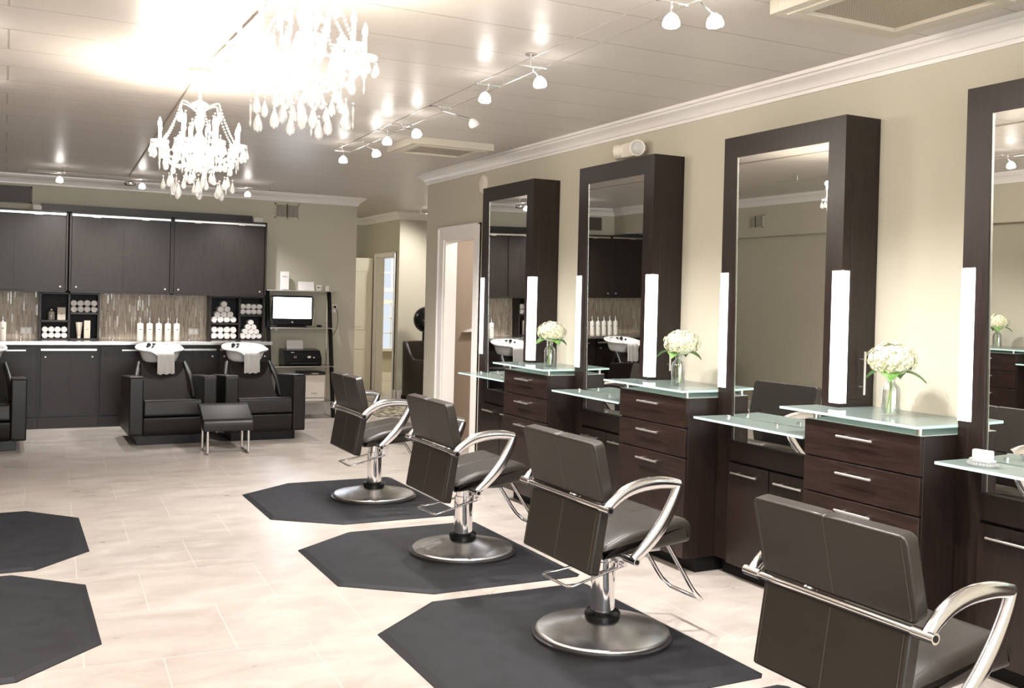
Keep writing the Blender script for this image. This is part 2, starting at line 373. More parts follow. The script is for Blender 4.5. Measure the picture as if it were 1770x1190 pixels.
w2 = thing('window_2', 'x', 'window'); del w2['label']; del w2['category']; struct(w2)
q = MB(); q.box(6.08, 6.12, 17.28, 17.34, .58, 2.32); q.box(6.56, 6.60, 17.28, 17.34, .58, 2.32); q.box(6.04, 6.64, 17.25, 17.34, .56, .61); q.box(6.08, 6.60, 17.28, 17.34, 2.28, 2.34)
q.box(6.12, 6.56, 17.29, 17.33, 1.44, 1.50); q.box(6.12, 6.56, 17.29, 17.33, 1.66, 1.72)
q.build('window_frame', WHITE, w2)
q = MB(); q.box(6.36, 6.375, 17.30, 17.32, .61, 1.44); q.box(6.36, 6.375, 17.30, 17.32, 1.72, 2.28)
for z in (.88, 1.16, 2.0): q.box(6.12, 6.56, 17.30, 17.32, z, z+.014)
q.build('muntin', WHITE, w2); box('pane', WINGL, 6.12, 6.56, 17.325, 17.33, .61, 2.28, w2)
# door frame and the open panelled door at the end of the hall
def doorframe(name, x, y0, y1, z1, side, depth, width=.075):
    m = MB(); s = side
    a, b = (x, x+.02*s) if s > 0 else (x+.02*s, x)
    m.box(a, b, y0-width, y0, 0, z1+width); m.box(a, b, y1, y1+width, 0, z1+width); m.box(a, b, y0, y1, z1, z1+width)
    a, b = (x, x+.032*s) if s > 0 else (x+.032*s, x)
    m.box(a, b, y0-width, y0-width+.02, 0, z1+width); m.box(a, b, y1+width-.02, y1+width, 0, z1+width); m.box(a, b, y0-width, y1+width, z1+width-.02, z1+width)
    m.box(x, x-depth*s, y0-.002, y0+.014, 0, z1); m.box(x, x-depth*s, y1-.014, y1+.002, 0, z1); m.box(x, x-depth*s, y0, y1, z1-.014, z1+.002)
    return struct(m.build(name, WHITE, bevel=.003))
doorframe('trim_5', HX, 14.46, 15.28, 2.19, -1, .12, .065)
doorframe('trim_6', W, 8.54, 9.27, 2.15, -1, .13, .13)
dl = thing('door_1', 'x', 'door', (5.325, 15.39, 0), math.radians(170)); del dl['label']; del dl['category']; struct(dl)
m = MB(); m.box(0, .74, -.02, .02, .03, 2.18); m.build('door_leaf', CREAM, dl)
for z0, z1 in ((.20, .72), (1.02, 1.98), (.0, .0)):
    if z1 == 0: continue
    for x0, x1 in ((.10, .36), (.42, .68)):
        m = MB()
        for sgn in (1, -1):
            m.box(x0, x1, sgn*.02, sgn*.030, z0, z0+.02); m.box(x0, x1, sgn*.02, sgn*.030, z1-.02, z1); m.box(x0, x0+.02, sgn*.02, sgn*.030, z0, z1); m.box(x1-.02, x1, sgn*.02, sgn*.030, z0, z1)
            m.box(x0+.045, x1-.045, sgn*.02, sgn*.028, z0+.045, z1-.045)
        m.build('door_panel', CREAM, dl, bevel=.004)
# baseboards
def bb(name, x0, x1, y0, y1, h=.13): return struct(box(name, WHITE, x0, x1, y0, y1, 0, h, bevel=.004))
bb('baseboard_back', 2.93, 4.167, YB-.014, YB, .14)
bb('baseboard_back_end', 4.155, 4.169, YB-.014, YB+.14, .14)
bb('baseboard_hall', HX-.014, 8.1, HY-.014, HY); bb('baseboard_hall_side', HX-.014, HX, HY-.014, 14.385)
bb('baseboard_left', XL, XL+.014, 6.9, YB-.6); bb('baseboard_room', HX+.12, 8.1, 17.285, 17.3, .16)
bb('baseboard_right', W-.014, W, YE-.04, YE)
struct(box('baseboard_end', WHITE, W, 5.3, YE, YE+.014, 0, .13))
# small room behind the right doorway
rr = MB(); rr.box(W+.13, 5.6, 9.64, 9.76, 0, ZC); rr.box(5.5, 5.62, 7.2, 9.7, 0, ZC); rr.box(W+.13, 5.6, 7.2, 7.32, 0, ZC)
struct(rr.build('wall_side_room', WALLB))
m = MB(); m.prism([(4.345, 1.205), (4.40, 1.235), (4.50, 1.262), (4.60, 1.31), (4.95, 1.33), (4.95, 1.225), (4.60, 1.222)], 9.54, 9.638, 'y'); o = m.build('wall_shelf', WHITE, bevel=.006)
tag(o, 'white shelf on the tan wall seen through the right-hand doorway', 'shelf')
light('POINT', 'side_room_lamp', (4.9, 8.4, 2.4), 42, HALO, .12)
light('AREA', 'hall_ceiling_lamp', (5.9, 16.6, 2.75), 40, (1, .93, .70), .4, target=(5.9, 16.6, 0))
light('POINT', 'hall_lamp', (3.2, 14.6, 2.6), 22, (1, .93, .74), .15)
light('AREA', 'alcove_ceiling_lamp', (6.3, 12.2, 2.78), 45, (1, .93, .82), .5, target=(6.3, 12.2, 0))

# ================================================================== STYLING STATIONS
def handle(p, m, L=.214, vertical=False, pos=(0, 0, 0), out=-.032, axis='y'):
    """bar handle: bar of length L standing off a front that faces -x (axis='y') or -y (axis='x')"""
    h = MB(); c = Vector(pos); r = .0062
    if vertical:
        h.sweep([c+Vector((0, out, -L/2)), c+Vector((0, out, L/2))], r, 10)
        for s in (-1, 1): h.sweep([c+Vector((0, 0, s*L*.36)), c+Vector((0, out, s*L*.36))], r*.8, 8)
    elif axis == 'y':
        h.sweep([c+Vector((out, -L/2, 0)), c+Vector((out, L/2, 0))], r, 10)
        for s in (-1, 1): h.sweep([c+Vector((0, s*L*.33, 0)), c+Vector((out, s*L*.33, 0))], r*.8, 8)
    else:
        h.sweep([c+Vector((-L/2, out, 0)), c+Vector((L/2, out, 0))], r, 10)
        for s in (-1, 1): h.sweep([c+Vector((s*L*.33, 0, 0)), c+Vector((s*L*.33, out, 0))], r*.8, 8)
    return h.build('handle', m, p)
BEVEL = mat('bevelled_mirror_edge', (.9, .92, .88), .22, 1)
def station(label, yc, side=1, top=2.532, x0=W):
    """mirror tower; local origin at the wall foot, front faces -x"""
    t = thing('mirror_station', label, 'mirror cabinet', (x0, yc, 0), 0 if side > 0 else PI, 'mirror towers along the walls')
    H = .47; xf = -.241; mt = top-.122
    m = MB(); m.box(-.212, -.003, -H, H, .09, top)                       # body behind the front
    m.box(xf, -.212, -H, -.355, .09, top); m.box(xf, -.212, .345, H, .09, top)   # stiles
    m.box(xf, -.212, -.355, .345, mt, top); m.box(xf, -.212, -.355, .345, .672, .785)
    m.build('cabinet_body', WOOD, t)
    box('toe_kick', BLACKW, -.19, -.003, -H+.02, H-.02, 0, .09, t)
    zm = (.788+mt)/2
    mi = box('mirror', MIRROR, -.005, .004, -.3545, .3445, .786-zm, mt-.001-zm, t); mi.location = (-.2255, 0, zm); mi.rotation_euler = (0, -.0125 if side > 0 else 0, 0)
    e = MB()
    e.box(-.0062, -.0052, .332, .3415, .79-zm, mt-.004-zm); e.build('mirror_bevel', BEVEL, mi)
    for s in (-1, 1) if side > 0 else ():
        a, b = sorted((s*(H-.068), s*(H+.006)))
        prof = rrect(xf-.006, -.188, a, b, .012, 4) 
        lb = MB(); lb.prism(prof, 1.083, 1.749, 'z'); lb.build('light_bar', TUBE, t, smooth=50)
        cp = MB(); cp.prism(rrect(xf-.004, -.19, a+.002, b-.002, .012, 4), 1.749, 1.753, 'z'); cp.build('light_bar_cap', STEEL, t)
    for (a, b) in ((.004, .343), (-.353, -.001)):
        d = box('door', WOOD, xf-.019, xf, a+.002, b-.002, .085, .662, t, .0015)
        handle(d, NICKEL, .212, pos=(xf-.019, (a+b)/2, .612))
    sd = box('side_door', WOOD, -.183, -.04, -H-.0022, -H, 1.10, 2.245, t, .001)
    h = MB()
    xx = -.102
    h.sweep([(xx, -H-.034, 1.125), (xx, -H-.034, 1.345)], .0065, 10)
    for z in (1.165, 1.305): h.sweep([(xx, -H, z), (xx, -H-.034, z)], .005, 8)
    h.build('handle', NICKEL, sd)
    g = MB(); g.box(-.472, xf+.0005, -.47, .395, .914, .926); gs = g.build('glass_shelf', FROST, t, bevel=.002)
    e = MB(); e.box(-.4735, -.472, -.47, .395, .914, .926); e.box(-.472, xf+.0005, .395, .3965, .914, .926); e.build('glass_edge', GLEDGE, gs)
    b = MB()
    for y in (.30, -.1): b.lathe([(.012, 0), (.012, .012), (.008, .014), (0, .0141)], (-.30, y, .926), 12); b.lathe([(.014, 0), (.014, .02)], (-.30, y, .894), 12)
    b.build('shelf_clamp', CHROME, gs)
    return t
TOPP = mat('grey_green_top_panel', (.52, .56, .53), .3)
def drawer_unit(label, yc, side=1, x0=W):
    t = thing('drawer_cabinet', label, 'drawer cabinet', (x0, yc, 0), 0 if side > 0 else PI, 'drawer cabinets between the mirror towers')
    H = .346; xf = -.467
    m = MB(); m.box(xf+.02, -.003, -H, H, .088, 1.019); m.build('cabinet_body', WOOD, t, bevel=.0015)
    box('top_panel', TOPP, xf+.004, -.003, -H, H, 1.0192, 1.0212, t)
    box('toe_kick', BLACKW, xf+.10, -.003, -H+.012, H-.012, 0, .088, t)
    for z0, z1, zh in ((.847, 1.016, .964), (.675, .839, .791), (.092, .667, .617)):
        d = box('drawer', WOODH, xf, xf+.0195, -H+.001, H-.001, z0, z1, t, .0015)
        handle(d, NICKEL, .215, pos=(xf, 0, zh))
    g = MB(); g.prism([(-.502, -H-.006), (-.502, H+.14), (-.252, H+.14), (-.252, H-.001), (-.003, H-.001), (-.003, -H-.006)], 1.052, 1.064)
    gt = g.build('glass_top', FROST, t, bevel=.002)
    e = MB(); e.box(-.5035, -.502, -H-.006, H+.14, 1.052, 1.064); e.box(-.502, -.25, -H-.0075, -H-.006, 1.052, 1.064); e.build('glass_edge', GLEDGE, gt)
    s = MB()
    for x in (-.44, -.06):
        for y in (-.315, .30): s.lathe([(.012, 0), (.012, .033)], (x, y, 1.019), 14)
    s.build('standoff', NICKEL, t)
    return t
YT = [7.416, 5.775, 4.134, 2.493]; YU = [6.594, 4.953, 3.312, 1.671]
names = ['farthest mirror tower, beside the white-framed doorway', 'second mirror tower from the doorway, under the emergency light',
         'third mirror tower from the doorway, with a vertical bar handle on its side', 'nearest mirror tower, cut off by the right edge of the photo']
unames = ['farthest brown drawer cabinet with a glass top, beside the doorway-end mirror', 'drawer cabinet right of the second mirror, behind the third salon chair',
          'nearest full drawer cabinet, in front of the bare wall between the two right-hand mirrors', 'drawer cabinet past the right edge of the photo']
for y, n in zip(YT, names):
    st_ = station('dark ' + n, y)
    if y == 4.134:
        for c_ in kids(st_):
            if c_.name.startswith('mirror'): c_.rotation_euler[2] = .02; c_.location.x = -.228
for y, n in zip(YU[:3], unames): drawer_unit(n, y)
drawer_unit('dark drawer cabinet nearest the camera, beside the nearest mirror tower', YU[3])
for i, y in enumerate((7.58, 5.94)):
    station(['dark mirror tower on the left wall, seen reflected, farther one', 'dark mirror tower on the left wall, seen reflected, nearer one'][i], y, -1, 2.33, XL)
    drawer_unit(['drawer cabinet on the left wall beside the farther reflected mirror tower', 'drawer cabinet on the left wall beside the nearer reflected mirror tower'][i], y+.82 if i < 0 else y-.82, -1, XL)

# vases of hydrangea
def hydrangea(label, loc, rz, seed, lean=(0, 0)):
    R = random.Random(seed)
    t = thing('hydrangea_vase', label, 'vase of flowers', loc, rz, 'vases of cream hydrangeas')
    g = MB(); g.lathe([(.0, .0), (.040, .0), (.042, .006), (.042, .118), (.037, .137), (.020, .155), (.018, .168), (.024, .188), (.0225, .188), (.0165, .168), (.0185, .154), (.035, .136), (.0395, .117), (.0395, .012), (0, .010)], n=28, caps=False)
    g.build('vase', VASEGL, t, smooth=60)
    wt = MB(); wt.lathe([(0, .0125), (.034, .013), (.034, .085), (0, .0852)], n=24); wt.build('water', WATER, t)
    s = MB()
    for k in range(3):
        a = R.uniform(0, 6.28); s.sweep(smoothpts([(.02*math.cos(a), .02*math.sin(a), .015), (.006*math.cos(a), .006*math.sin(a), .1), (0, 0, .18), (lean[0]*.5, lean[1]*.5, .24)], 4), .0035, 6)
    s.build('stem', STEM, t)
    for k in range(4):
        a = k*1.65+R.uniform(-.2, .2); L = R.uniform(.115, .145); lf = MB(); d = Vector((math.cos(a), math.sin(a), 0)); sd = Vector((-d.y, d.x, 0))
        n = 8; vs = []
        for i in range(n+1):
            u = i/n; wd = .050*math.sin(PI*min(1, u**.8))+.0005; c = d*(.01+L*u) + Vector((0, 0, .20+.02*math.sin(u*2.2)-.055*u*u))
            vs.append([lf.bm.verts.new(c+sd*wd+Vector((0, 0, .006))), lf.bm.verts.new(c), lf.bm.verts.new(c-sd*wd+Vector((0, 0, .006)))])
        for a_, b_ in zip(vs, vs[1:]):
            lf.bm.faces.new((a_[0], b_[0], b_[1], a_[1])); lf.bm.faces.new((a_[1], b_[1], b_[2], a_[2]))
        o = lf.build('leaf', LEAF, t, smooth=180); so = o.modifiers.new('thick', 'SOLIDIFY'); so.thickness = .0012
    h = MB(); cx, cy = lean
    N = 300
    for i in range(N):
        u = (i+.5)/N; ph = math.acos(1-1.62*u); th = i*2.39996
        nrm = Vector((math.sin(ph)*math.cos(th), math.sin(ph)*math.sin(th), math.cos(ph)))
        p = Vector((cx+nrm.x*.106, cy+nrm.y*.106, .262+nrm.z*.074)) + nrm*R.uniform(-.014, .008)
        ref = Vector((0, 0, 1)) if abs(nrm.z) < .9 else Vector((1, 0, 0)); a = nrm.cross(ref).normalized(); b = nrm.cross(a); rot = R.uniform(0, 1.57)
        for k in range(4):
            an = rot+k*PI/2; e1 = a*math.cos(an)+b*math.sin(an); e2 = a*math.cos(an+PI/2)+b*math.sin(an+PI/2); L = R.uniform(.012, .0165)
            q = [p, p+e1*L*.6+e2*L*.45+nrm*.003, p+e1*L*1.15+nrm*.001, p+e1*L*.6-e2*L*.45+nrm*.003]
            h.bm.faces.new([h.bm.verts.new(v) for v in q])
    h.sphere((cx, cy, .255), .092, 3, (1, 1, .72))
    h.build('flower_head', PETAL, t, smooth=0)
    return t
hydrangea('vase of cream hydrangea on the nearest drawer cabinet, largest of the three', (3.69, 3.30, 1.0645), .4, 3)
hydrangea('vase of cream hydrangea leaning left on the middle drawer cabinet', (3.69, 4.94, 1.0645), 1.9, 5, (-.035, .02))
hydrangea('vase of cream hydrangea on the farthest drawer cabinet by the doorway', (3.69, 6.55, 1.0645), 3.1, 8, (-.01, 0))
hydrangea('vase of cream hydrangea seen only in the nearest mirror', (-1.53, 6.73, 1.0645), .5, 11)
hydrangea('vase of cream hydrangea on the nearer left-wall cabinet', (-1.53, 5.10, 1.0645), 2.5, 14)

# crystal dish of business cards on the nearest glass shelf
t = thing('crystal_card_dish', 'cut crystal dish holding white business cards on the nearest glass shelf', 'card holder', (3.58, 2.72, .9265), math.radians(-82))
m = MB()
n = 26
for i in range(n):
    a = 2*PI*i/n; m.sphere((.058*math.cos(a), .034*math.sin(a), .012), .0085, 1); m.sphere((.050*math.cos(a+.1), .028*math.sin(a+.1), .026), .0075, 1)
m.prism([(.055*math.cos(2*PI*i/24), .031*math.sin(2*PI*i/24)) for i in range(24)], .001, .012); m.build('dish', CRYST2, t, smooth=0)
o = MB(); o.prism(rrect(-.042, .042, .018, .068, .006), -.006, .010, 'y'); c = o.build('card_stack', PAPER, t)
m = MB(); m.box(-.030, .030, -.0068, -.006, .046, .0475); m.box(-.016, .016, -.0068, -.006, .036, .037); m.build('printed_line', GREYPRINT, c)

# ================================================================== SALON CHAIRS
def cushion(prof, hw, r=.018, n_pinch=True, stations=26, pinch=.005):
    """closed side profile (x,z) lofted along y with rounded ends and a shallow centre seam"""
    cx = sum(p[0] for p in prof)/len(prof); cz = sum(p[1] for p in prof)/len(prof)
    ys = [-hw, -hw+r*.08, -hw+r*.3, -hw+r*.65, -hw+r]+[-hw+r+(2*hw-2*r)*i/12 for i in range(1, 12)]+[hw-r, hw-r*.65, hw-r*.3, hw-r*.08, hw]
    ys = sorted(set(ys+[-.012, -.004, .004, .012]))
    P = []
    N = len(prof)
    nor = []
    for i in range(N):
        a = Vector((prof[i-1][0], prof[i-1][1])); b = Vector((prof[(i+1) % N][0], prof[(i+1) % N][1])); d = (b-a); nn = Vector((d.y, -d.x)).normalized(); nor.append(nn)
    area = sum(prof[i][0]*prof[(i+1) % N][1]-prof[(i+1) % N][0]*prof[i][1] for i in range(N))
    sg = 1 if area > 0 else -1
    secs = []
    for y in ys:
        e = hw-abs(y); ins = 0
        if e < r: ins = r-math.sqrt(max(0, r*r-(r-e)**2))
        if n_pinch and abs(y) < .013: ins += pinch*(1-abs(y)/.013)
        secs.append([(prof[i][0]-sg*nor[i].x*ins, y, prof[i][1]-sg*nor[i].y*ins) for i in range(N)])
    return secs
def roundprof(pts, r=.012, n=4):
    out = []; N = len(pts)
    for i in range(N):
        p = Vector(pts[i][:2]); rr = pts[i][2] if len(pts[i]) > 2 else r
        a = Vector(pts[i-1][:2]); b = Vector(pts[(i+1) % N][:2]); da = (a-p); db = (b-p)
        rr = min(rr, da.length*.48, db.length*.48)
        A = p+da.normalized()*rr; B = p+db.normalized()*rr
        for k in range(n+1):
            t = k/n; out.append(tuple(A*(1-t)**2+p*2*t*(1-t)+B*t*t))
    return out
def tilt(obj, d):
    return obj
def salon_chair(label, loc, rz, dz=0):
    t = thing('salon_chair', label, 'salon chair', loc, rz, 'brown leather salon chairs')
    b = MB(); b.lathe([(0, .004), (.300, .004), (.312, .010), (.312, .024), (.306, .032), (.300, .034), (.22, .050), (.12, .074), (.062, .093), (.0, .093)], n=64); b.build('base_plate', DISK, t, smooth=35)
    b = MB(); b.lathe([(.314, 0), (.326, 0), (.326, .014), (.314, .018), (.300, .018), (.300, 0)], n=64, caps=False); b.build('base_ring', BLACKM, t)
    b = MB(); b.lathe([(.080, .084), (.084, .094), (.084, .108), (.074, .118), (.058, .120), (.05, .09)], n=36, caps=False); b.build('collar', BLACK, t)
    b = MB(); b.lathe([(.056, .10), (.056, .36+dz), (.047, .362+dz), (.047, .455+dz), (0, .4551+dz)], n=36); b.build('hydraulic_column', CHROME, t)
    def up(o): o.location = (0, 0, dz); return o
    sp = roundprof([(-.215, .452, .02), (-.155, .500, .02), (-.045, .545, .05), (.245, .596, .04), (.308, .560, .05), (.298, .478, .02), (.10, .458, .03), (-.15, .436, .02)], .02, 5)
    s = MB().loft(cushion(sp, .272, .03)); so = up(s.build('seat', LEATH, t, smooth=60))
    m = MB(); m.sweep([(x, 0, z-.0042) for x, z in ((-.10, .525), (-.045, .5475), (.02, .5575), (.13, .577), (.225, .593))], .0013, 5); m.build('seam_stitching', STITCH, so)
    for sy in (-1, 1): m = MB(); m.sweep([(x, sy*.248, z) for x, z in ((-.13, .508), (-.045, .5405), (.10, .5665), (.235, .5895), (.275, .583))], .0012, 5); m.build('seam_stitching', STITCH, so)
    def slab(name, zr, xr, thick, hw, rc, bev, dz_top):
        """leather slab: rear face from (xr[0], zr[0]) up to (xr[1], zr[1]), rounded outline corners, pinched seam"""
        A = Vector((xr[0], 0, zr[0])); Bv = Vector((xr[1], 0, zr[1])); up_ = (Bv-A); Ls = up_.length; up_.normalize(); nn = Vector((up_.z, 0, -up_.x))
        ol = rrect(-hw, hw, 0, Ls, rc, 5)
        ol2 = []
        for k, (a_, b_) in enumerate(ol):
            ol2.append((a_, b_))
            nx_ = ol[(k+1) % len(ol)]
            if a_ > 0 > nx_[0] and b_ > Ls*.5: ol2 += [(.05, Ls), (.008, Ls-.001), (0, Ls-dz_top), (-.008, Ls-.001), (-.05, Ls)]
            if a_ < 0 < nx_[0] and b_ < Ls*.5: ol2 += [(-.05, 0), (0, 0), (.05, 0)]
        m_ = MB(); bm_ = m_.bm
        R0 = [bm_.verts.new(A+Vector((0, p[0], 0))+up_*p[1]) for p in ol2]; R1 = [bm_.verts.new(A+nn*thick+Vector((0, p[0]*.985, 0))+up_*(p[1]*.99)) for p in ol2]
        n_ = len(ol2); bm_.faces.new(R0); bm_.faces.new(R1[::-1])
        for k in range(n_): bm_.faces.new((R0[k], R0[(k+1) % n_], R1[(k+1) % n_], R1[k]))
        o_ = m_.build(name, LEATH, t, smooth=50); bv = o_.modifiers.new('bevel', 'BEVEL'); bv.width = bev; bv.segments = 4; bv.limit_method = 'ANGLE'; bv.angle_limit = math.radians(50)
        up(o_)
        for yy in (0, -hw+.020, hw-.020):
            q_ = MB(); q_.sweep([A+Vector((0, yy, 0))-nn*.0004+up_*u for u in (.012, Ls*.5, Ls-.012)], .0012, 5); q_.build('seam_stitching', STITCH, o_)
        return o_
    slab('backrest', (.692, .956), (-.212, -.274), .058, .322, .030, .017, .007)
    slab('back_panel', (.390, .672), (-.268, -.222), .056, .304, .012, .012, .002)
    m = MB(); m.sweep([(-.226, -.335, .682), (-.226, .335, .682)], .0125, 14)
    m.sweep([(-.085, -.355, .452), (-.085, .355, .452)], .012, 12); m.box(-.20, .20, -.10, .10, .428, .446); m.box(-.16, .16, -.22, .22, .440, .456)
    up(m.build('cross_bar', CHROME, t))
    for sy in (-1, 1):
        y = sy*.362
        A = smoothpts([(-.224, .682), (-.185, .718), (-.130, .752), (-.060, .773), (.02, .780), (.090, .776), (.148, .766)], 4)
        wd = [.021+.009*math.sin(PI*i/(len(A)-1)) for i in range(len(A))]
        m = MB(); m.sweep([(p[0], y, p[1]) for p in [(q.x, q.y) for q in [Vector((v[0], v[1])) if len(v) == 2 else Vector((v[0], v[1])) for v in A]]], 0, 12, flat=(wd, .018, (0, 1, 0)))
        B = smoothpts([(.146, .766), (.124, .706), (.078, .622), (.020, .547), (-.045, .487), (-.088, .458)], 4)
        wd = [.016+.016*math.sin(PI*min(1, .12+.85*i/(len(B)-1))) for i in range(len(B))]
        m.sweep([(v[0], y, v[1]) for v in B], 0, 12, flat=(wd, .018, (0, 1, 0)))
        m.sweep([(-.226, sy*.318, .682), (-.226, sy*.393, .682)], .0175, 14); m.sweep([(-.085, sy*.30, .452), (-.085, sy*.392, .452)], .0165, 14)
        ar = up(m.build('armrest', CAST, t, smooth=60))
        for px_, py_, pz_ in ((-.226, .3925, .682), (-.085, .3915, .452)): m = MB(); m.sweep([(px_, sy*py_, pz_), (px_, sy*(py_+.002), pz_)], .0105, 12); m.build('end_plug', BLACK, ar)
    m = MB()
    pts = [(.245, .130, .470), (.40, .130, .235), (.430, .130, .195), (.475, .125, .152), (.482, .115, .148), (.482, -.115, .148), (.475, -.125, .152), (.430, -.130, .195), (.40, -.130, .235), (.245, -.130, .470)]
    m.sweep(pts, .0105, 10); up(m.build('footrest', CHROME, t, smooth=60))
    m = MB()
    pts = [(.075, -.066, .345), (-.135, -.060, .290), (-.20, -.060, .275), (-.222, -.045, .272), (-.228, .17, .272), (-.205, .185, .275), (-.15, .165, .285), (.03, .066, .345)]
    pts = [(p[0], p[1], p[2]) for p in pts]
    m.sweep(pts, .0065, 8); m.sweep([(.06, -.09, .352), (.06, .07, .352)], .011, 10); m.box(.035, .085, -.07, -.058, .335, .44)
    up(m.build('pump_lever', CHROME, t, smooth=60))
    return t
CH = [((2.567, 7.27, .0146), 'farthest right-side salon chair, in front of the doorway-end mirror'), ((2.525, 5.51, .0146), 'second right-side salon chair from the back, its far armrest visible past the backrest'),
      ((2.50, 3.88, .0146), 'whole salon chair in the middle foreground on the third rubber mat'), ((2.562, 2.309, .0146), 'nearest salon chair, cut off by the lower right corner of the photo')]
for i, (l, s) in enumerate(CH):
    salon_chair('brown leather ' + s, l, math.radians([-.1, -.2, .2, 1.0][i]), [-.012, -.018, -.010, -.058][i])
for i, (x, y) in enumerate(((-.56, 6.88), (-.60, 5.15))):
    salon_chair(['brown leather salon chair on the far left mat, seen only in mirrors', 'brown leather salon chair on the near left mat, seen only in mirrors'][i], (x, y, .0146), PI+[.1, -.1][i])

# rubber mats
def mat_shape(label, x0, x1, y0, y1, cx=.42, cy=.33, flip=1, group='anti-fatigue rubber mats'):
    t = thing('rubber_mat', label, 'floor mat', ((x0+x1)/2, (y0+y1)/2, 0), 0, group)
    w, h = (x1-x0)/2, (y1-y0)/2
    P = [(-w*flip, -h+cy), (-w*flip, h-cy), ((-w+cx)*flip, h), ((w-.03)*flip, h), (w*flip, h-.03), (w*flip, -h+.03), ((w-.03)*flip, -h), ((-w+cx)*flip, -h)]
    if flip < 0: P = P[::-1]
    b = MB(); bm = b.bm; ins = .035; hgt = .0145
    A = [bm.verts.new((p[0], p[1], 0)) for p in P]
    c = Vector((0, 0, 0)); B0 = []; B1 = []
    n = len(P)
    for i, p in enumerate(P):
        a = Vector(P[i-1]); q = Vector(p); d = Vector(P[(i+1) % n]); e1 = (q-a).normalized(); e2 = (d-q).normalized()
        n1 = Vector((e1.y, -e1.x)); n2 = Vector((e2.y, -e2.x)); mm = (n1+n2); mm = mm/max(.2, mm.length_squared)*2
        if mm.dot(q) > 0: mm = -mm
        B0.append(bm.verts.new((p[0], p[1], .004))); B1.append(bm.verts.new((p[0]+mm.x*ins, p[1]+mm.y*ins, hgt)))
    for R0, R1 in ((A, B0), (B0, B1)):
        for i in range(n): bm.faces.new((R0[i], R0[(i+1) % n], R1[(i+1) % n], R1[i]))
    bm.faces.new(A[::-1]); bm.faces.new(B1)
    b.build('mat_body', RUBBER, t, smooth=10)
    return t
def rmat(label, *a, **k):
    t = mat_shape(label, *a, **k)
    ch = kids(t)[0]; ch.parent = None; ch.location = t.location; ch.name = 'rubber_mat'
    tag(ch, t['label'], 'floor mat', t['group']); bpy.data.objects.remove(t); ch.name = 'rubber_mat'
    return ch
rmat('charcoal rubber mat under the farthest salon chair', 1.665, 2.99, 6.50, 8.07)
rmat('charcoal rubber mat under the second salon chair', 1.62, 2.95, 4.80, 6.27)
rmat('charcoal rubber mat under the middle foreground salon chair', 1.56, 2.885, 3.19, 4.68, cy=.36)
rmat('charcoal rubber mat under the nearest salon chair, mostly out of the picture', 1.60, 2.89, 1.60, 3.10)
rmat('charcoal rubber mat at the left edge of the photo, farther of the two', -.86, .48, 6.05, 7.66, cx=.30, flip=-1)
rmat('charcoal rubber mat at the left edge of the photo, nearer and lower one', -.90, .41, 4.35, 5.98, cx=.34, flip=-1)

# ================================================================== BACK WALL CABINETS
YU0, YK = 12.32, 12.13
def knob(p, x, y, z, r=.011):
    k = MB(); k.lathe([(0, 0), (r*.5, 0), (r*.5, .012), (r, .016), (r, .026), (0, .030)], n=14, M=Matrix.Translation((x, y, z)) @ Matrix.Rotation(PI/2, 4, 'X')); return k.build('knob', NICKEL, p)
ulab = ['dark wall cabinet with sliding doors, far left end hidden from view', 'dark wall cabinet with sliding doors at the left edge, under the brown vent', 'dark wall cabinet in the middle, its doors glowing with reflected lamp light', 'dark wall cabinet at the right end, above the rolled towels']
for i, x0 in enumerate((-1.59, -.475, .655, 1.77)):
    x1 = x0+1.115 if i < 3 else 2.885
    if i == 0: x0 = -1.84
    t = thing('wall_cabinet', ulab[i], 'cabinet', ((x0+x1)/2, YB, 0), 0, 'sliding door wall cabinets over the counter')
    h = (x1-x0)/2; yf = YU0-YB
    m = MB(); m.box(-h, h, yf+.04, -.003, 1.52, 2.44); m.box(-h, -h+.02, yf, yf+.04, 1.52, 2.44); m.box(h-.02, h, yf, yf+.04, 1.52, 2.44); m.box(-h, h, yf, yf+.04, 2.42, 2.44); m.box(-h, h, yf, yf+.04, 1.52, 1.54)
    m.build('cabinet_body', WOODG, t, bevel=.0015)
    box('door_track', COUNTER, -h+.022, h-.022, yf-.006, yf+.02, 2.392, 2.418, t, .002)
    for k, (a, b, dy) in enumerate(((-h+.024, .012, .0), (-.012, h-.024, .018))):
        d = box('sliding_door', WOODG, a, b, yf+.002+dy, yf+.016+dy, 1.542, 2.388, t, .001)
        knob(d, a+.05 if k == 0 else b-.05, yf+.002+dy, 1.585)
        g = MB(); g.box((a+b)/2-.05, (a+b)/2+.03, yf-.009, yf-.0, 2.386, 2.398); g.build('roller_clip', CHROME, d)
o = box('fascia_board', WOODG, .36, 2.735, 12.46, 12.49, 2.44, 2.525, bevel=.002); tag(o, 'long dark board standing on top of the wall cabinets', 'fascia')
for i, (a, b) in enumerate(((.275, .365), (2.735, 2.85))):
    o = MB().prism(rrect(a, b, 2.4405, 2.50, .02), 12.40, 12.52, 'y').build('cabinet_lamp', PLASTG)
    tag(o, ['pale fixture at the left end of the board on the wall cabinets', 'rounded pale fixture at the right end of the wall cabinets'][i], 'light fixture')
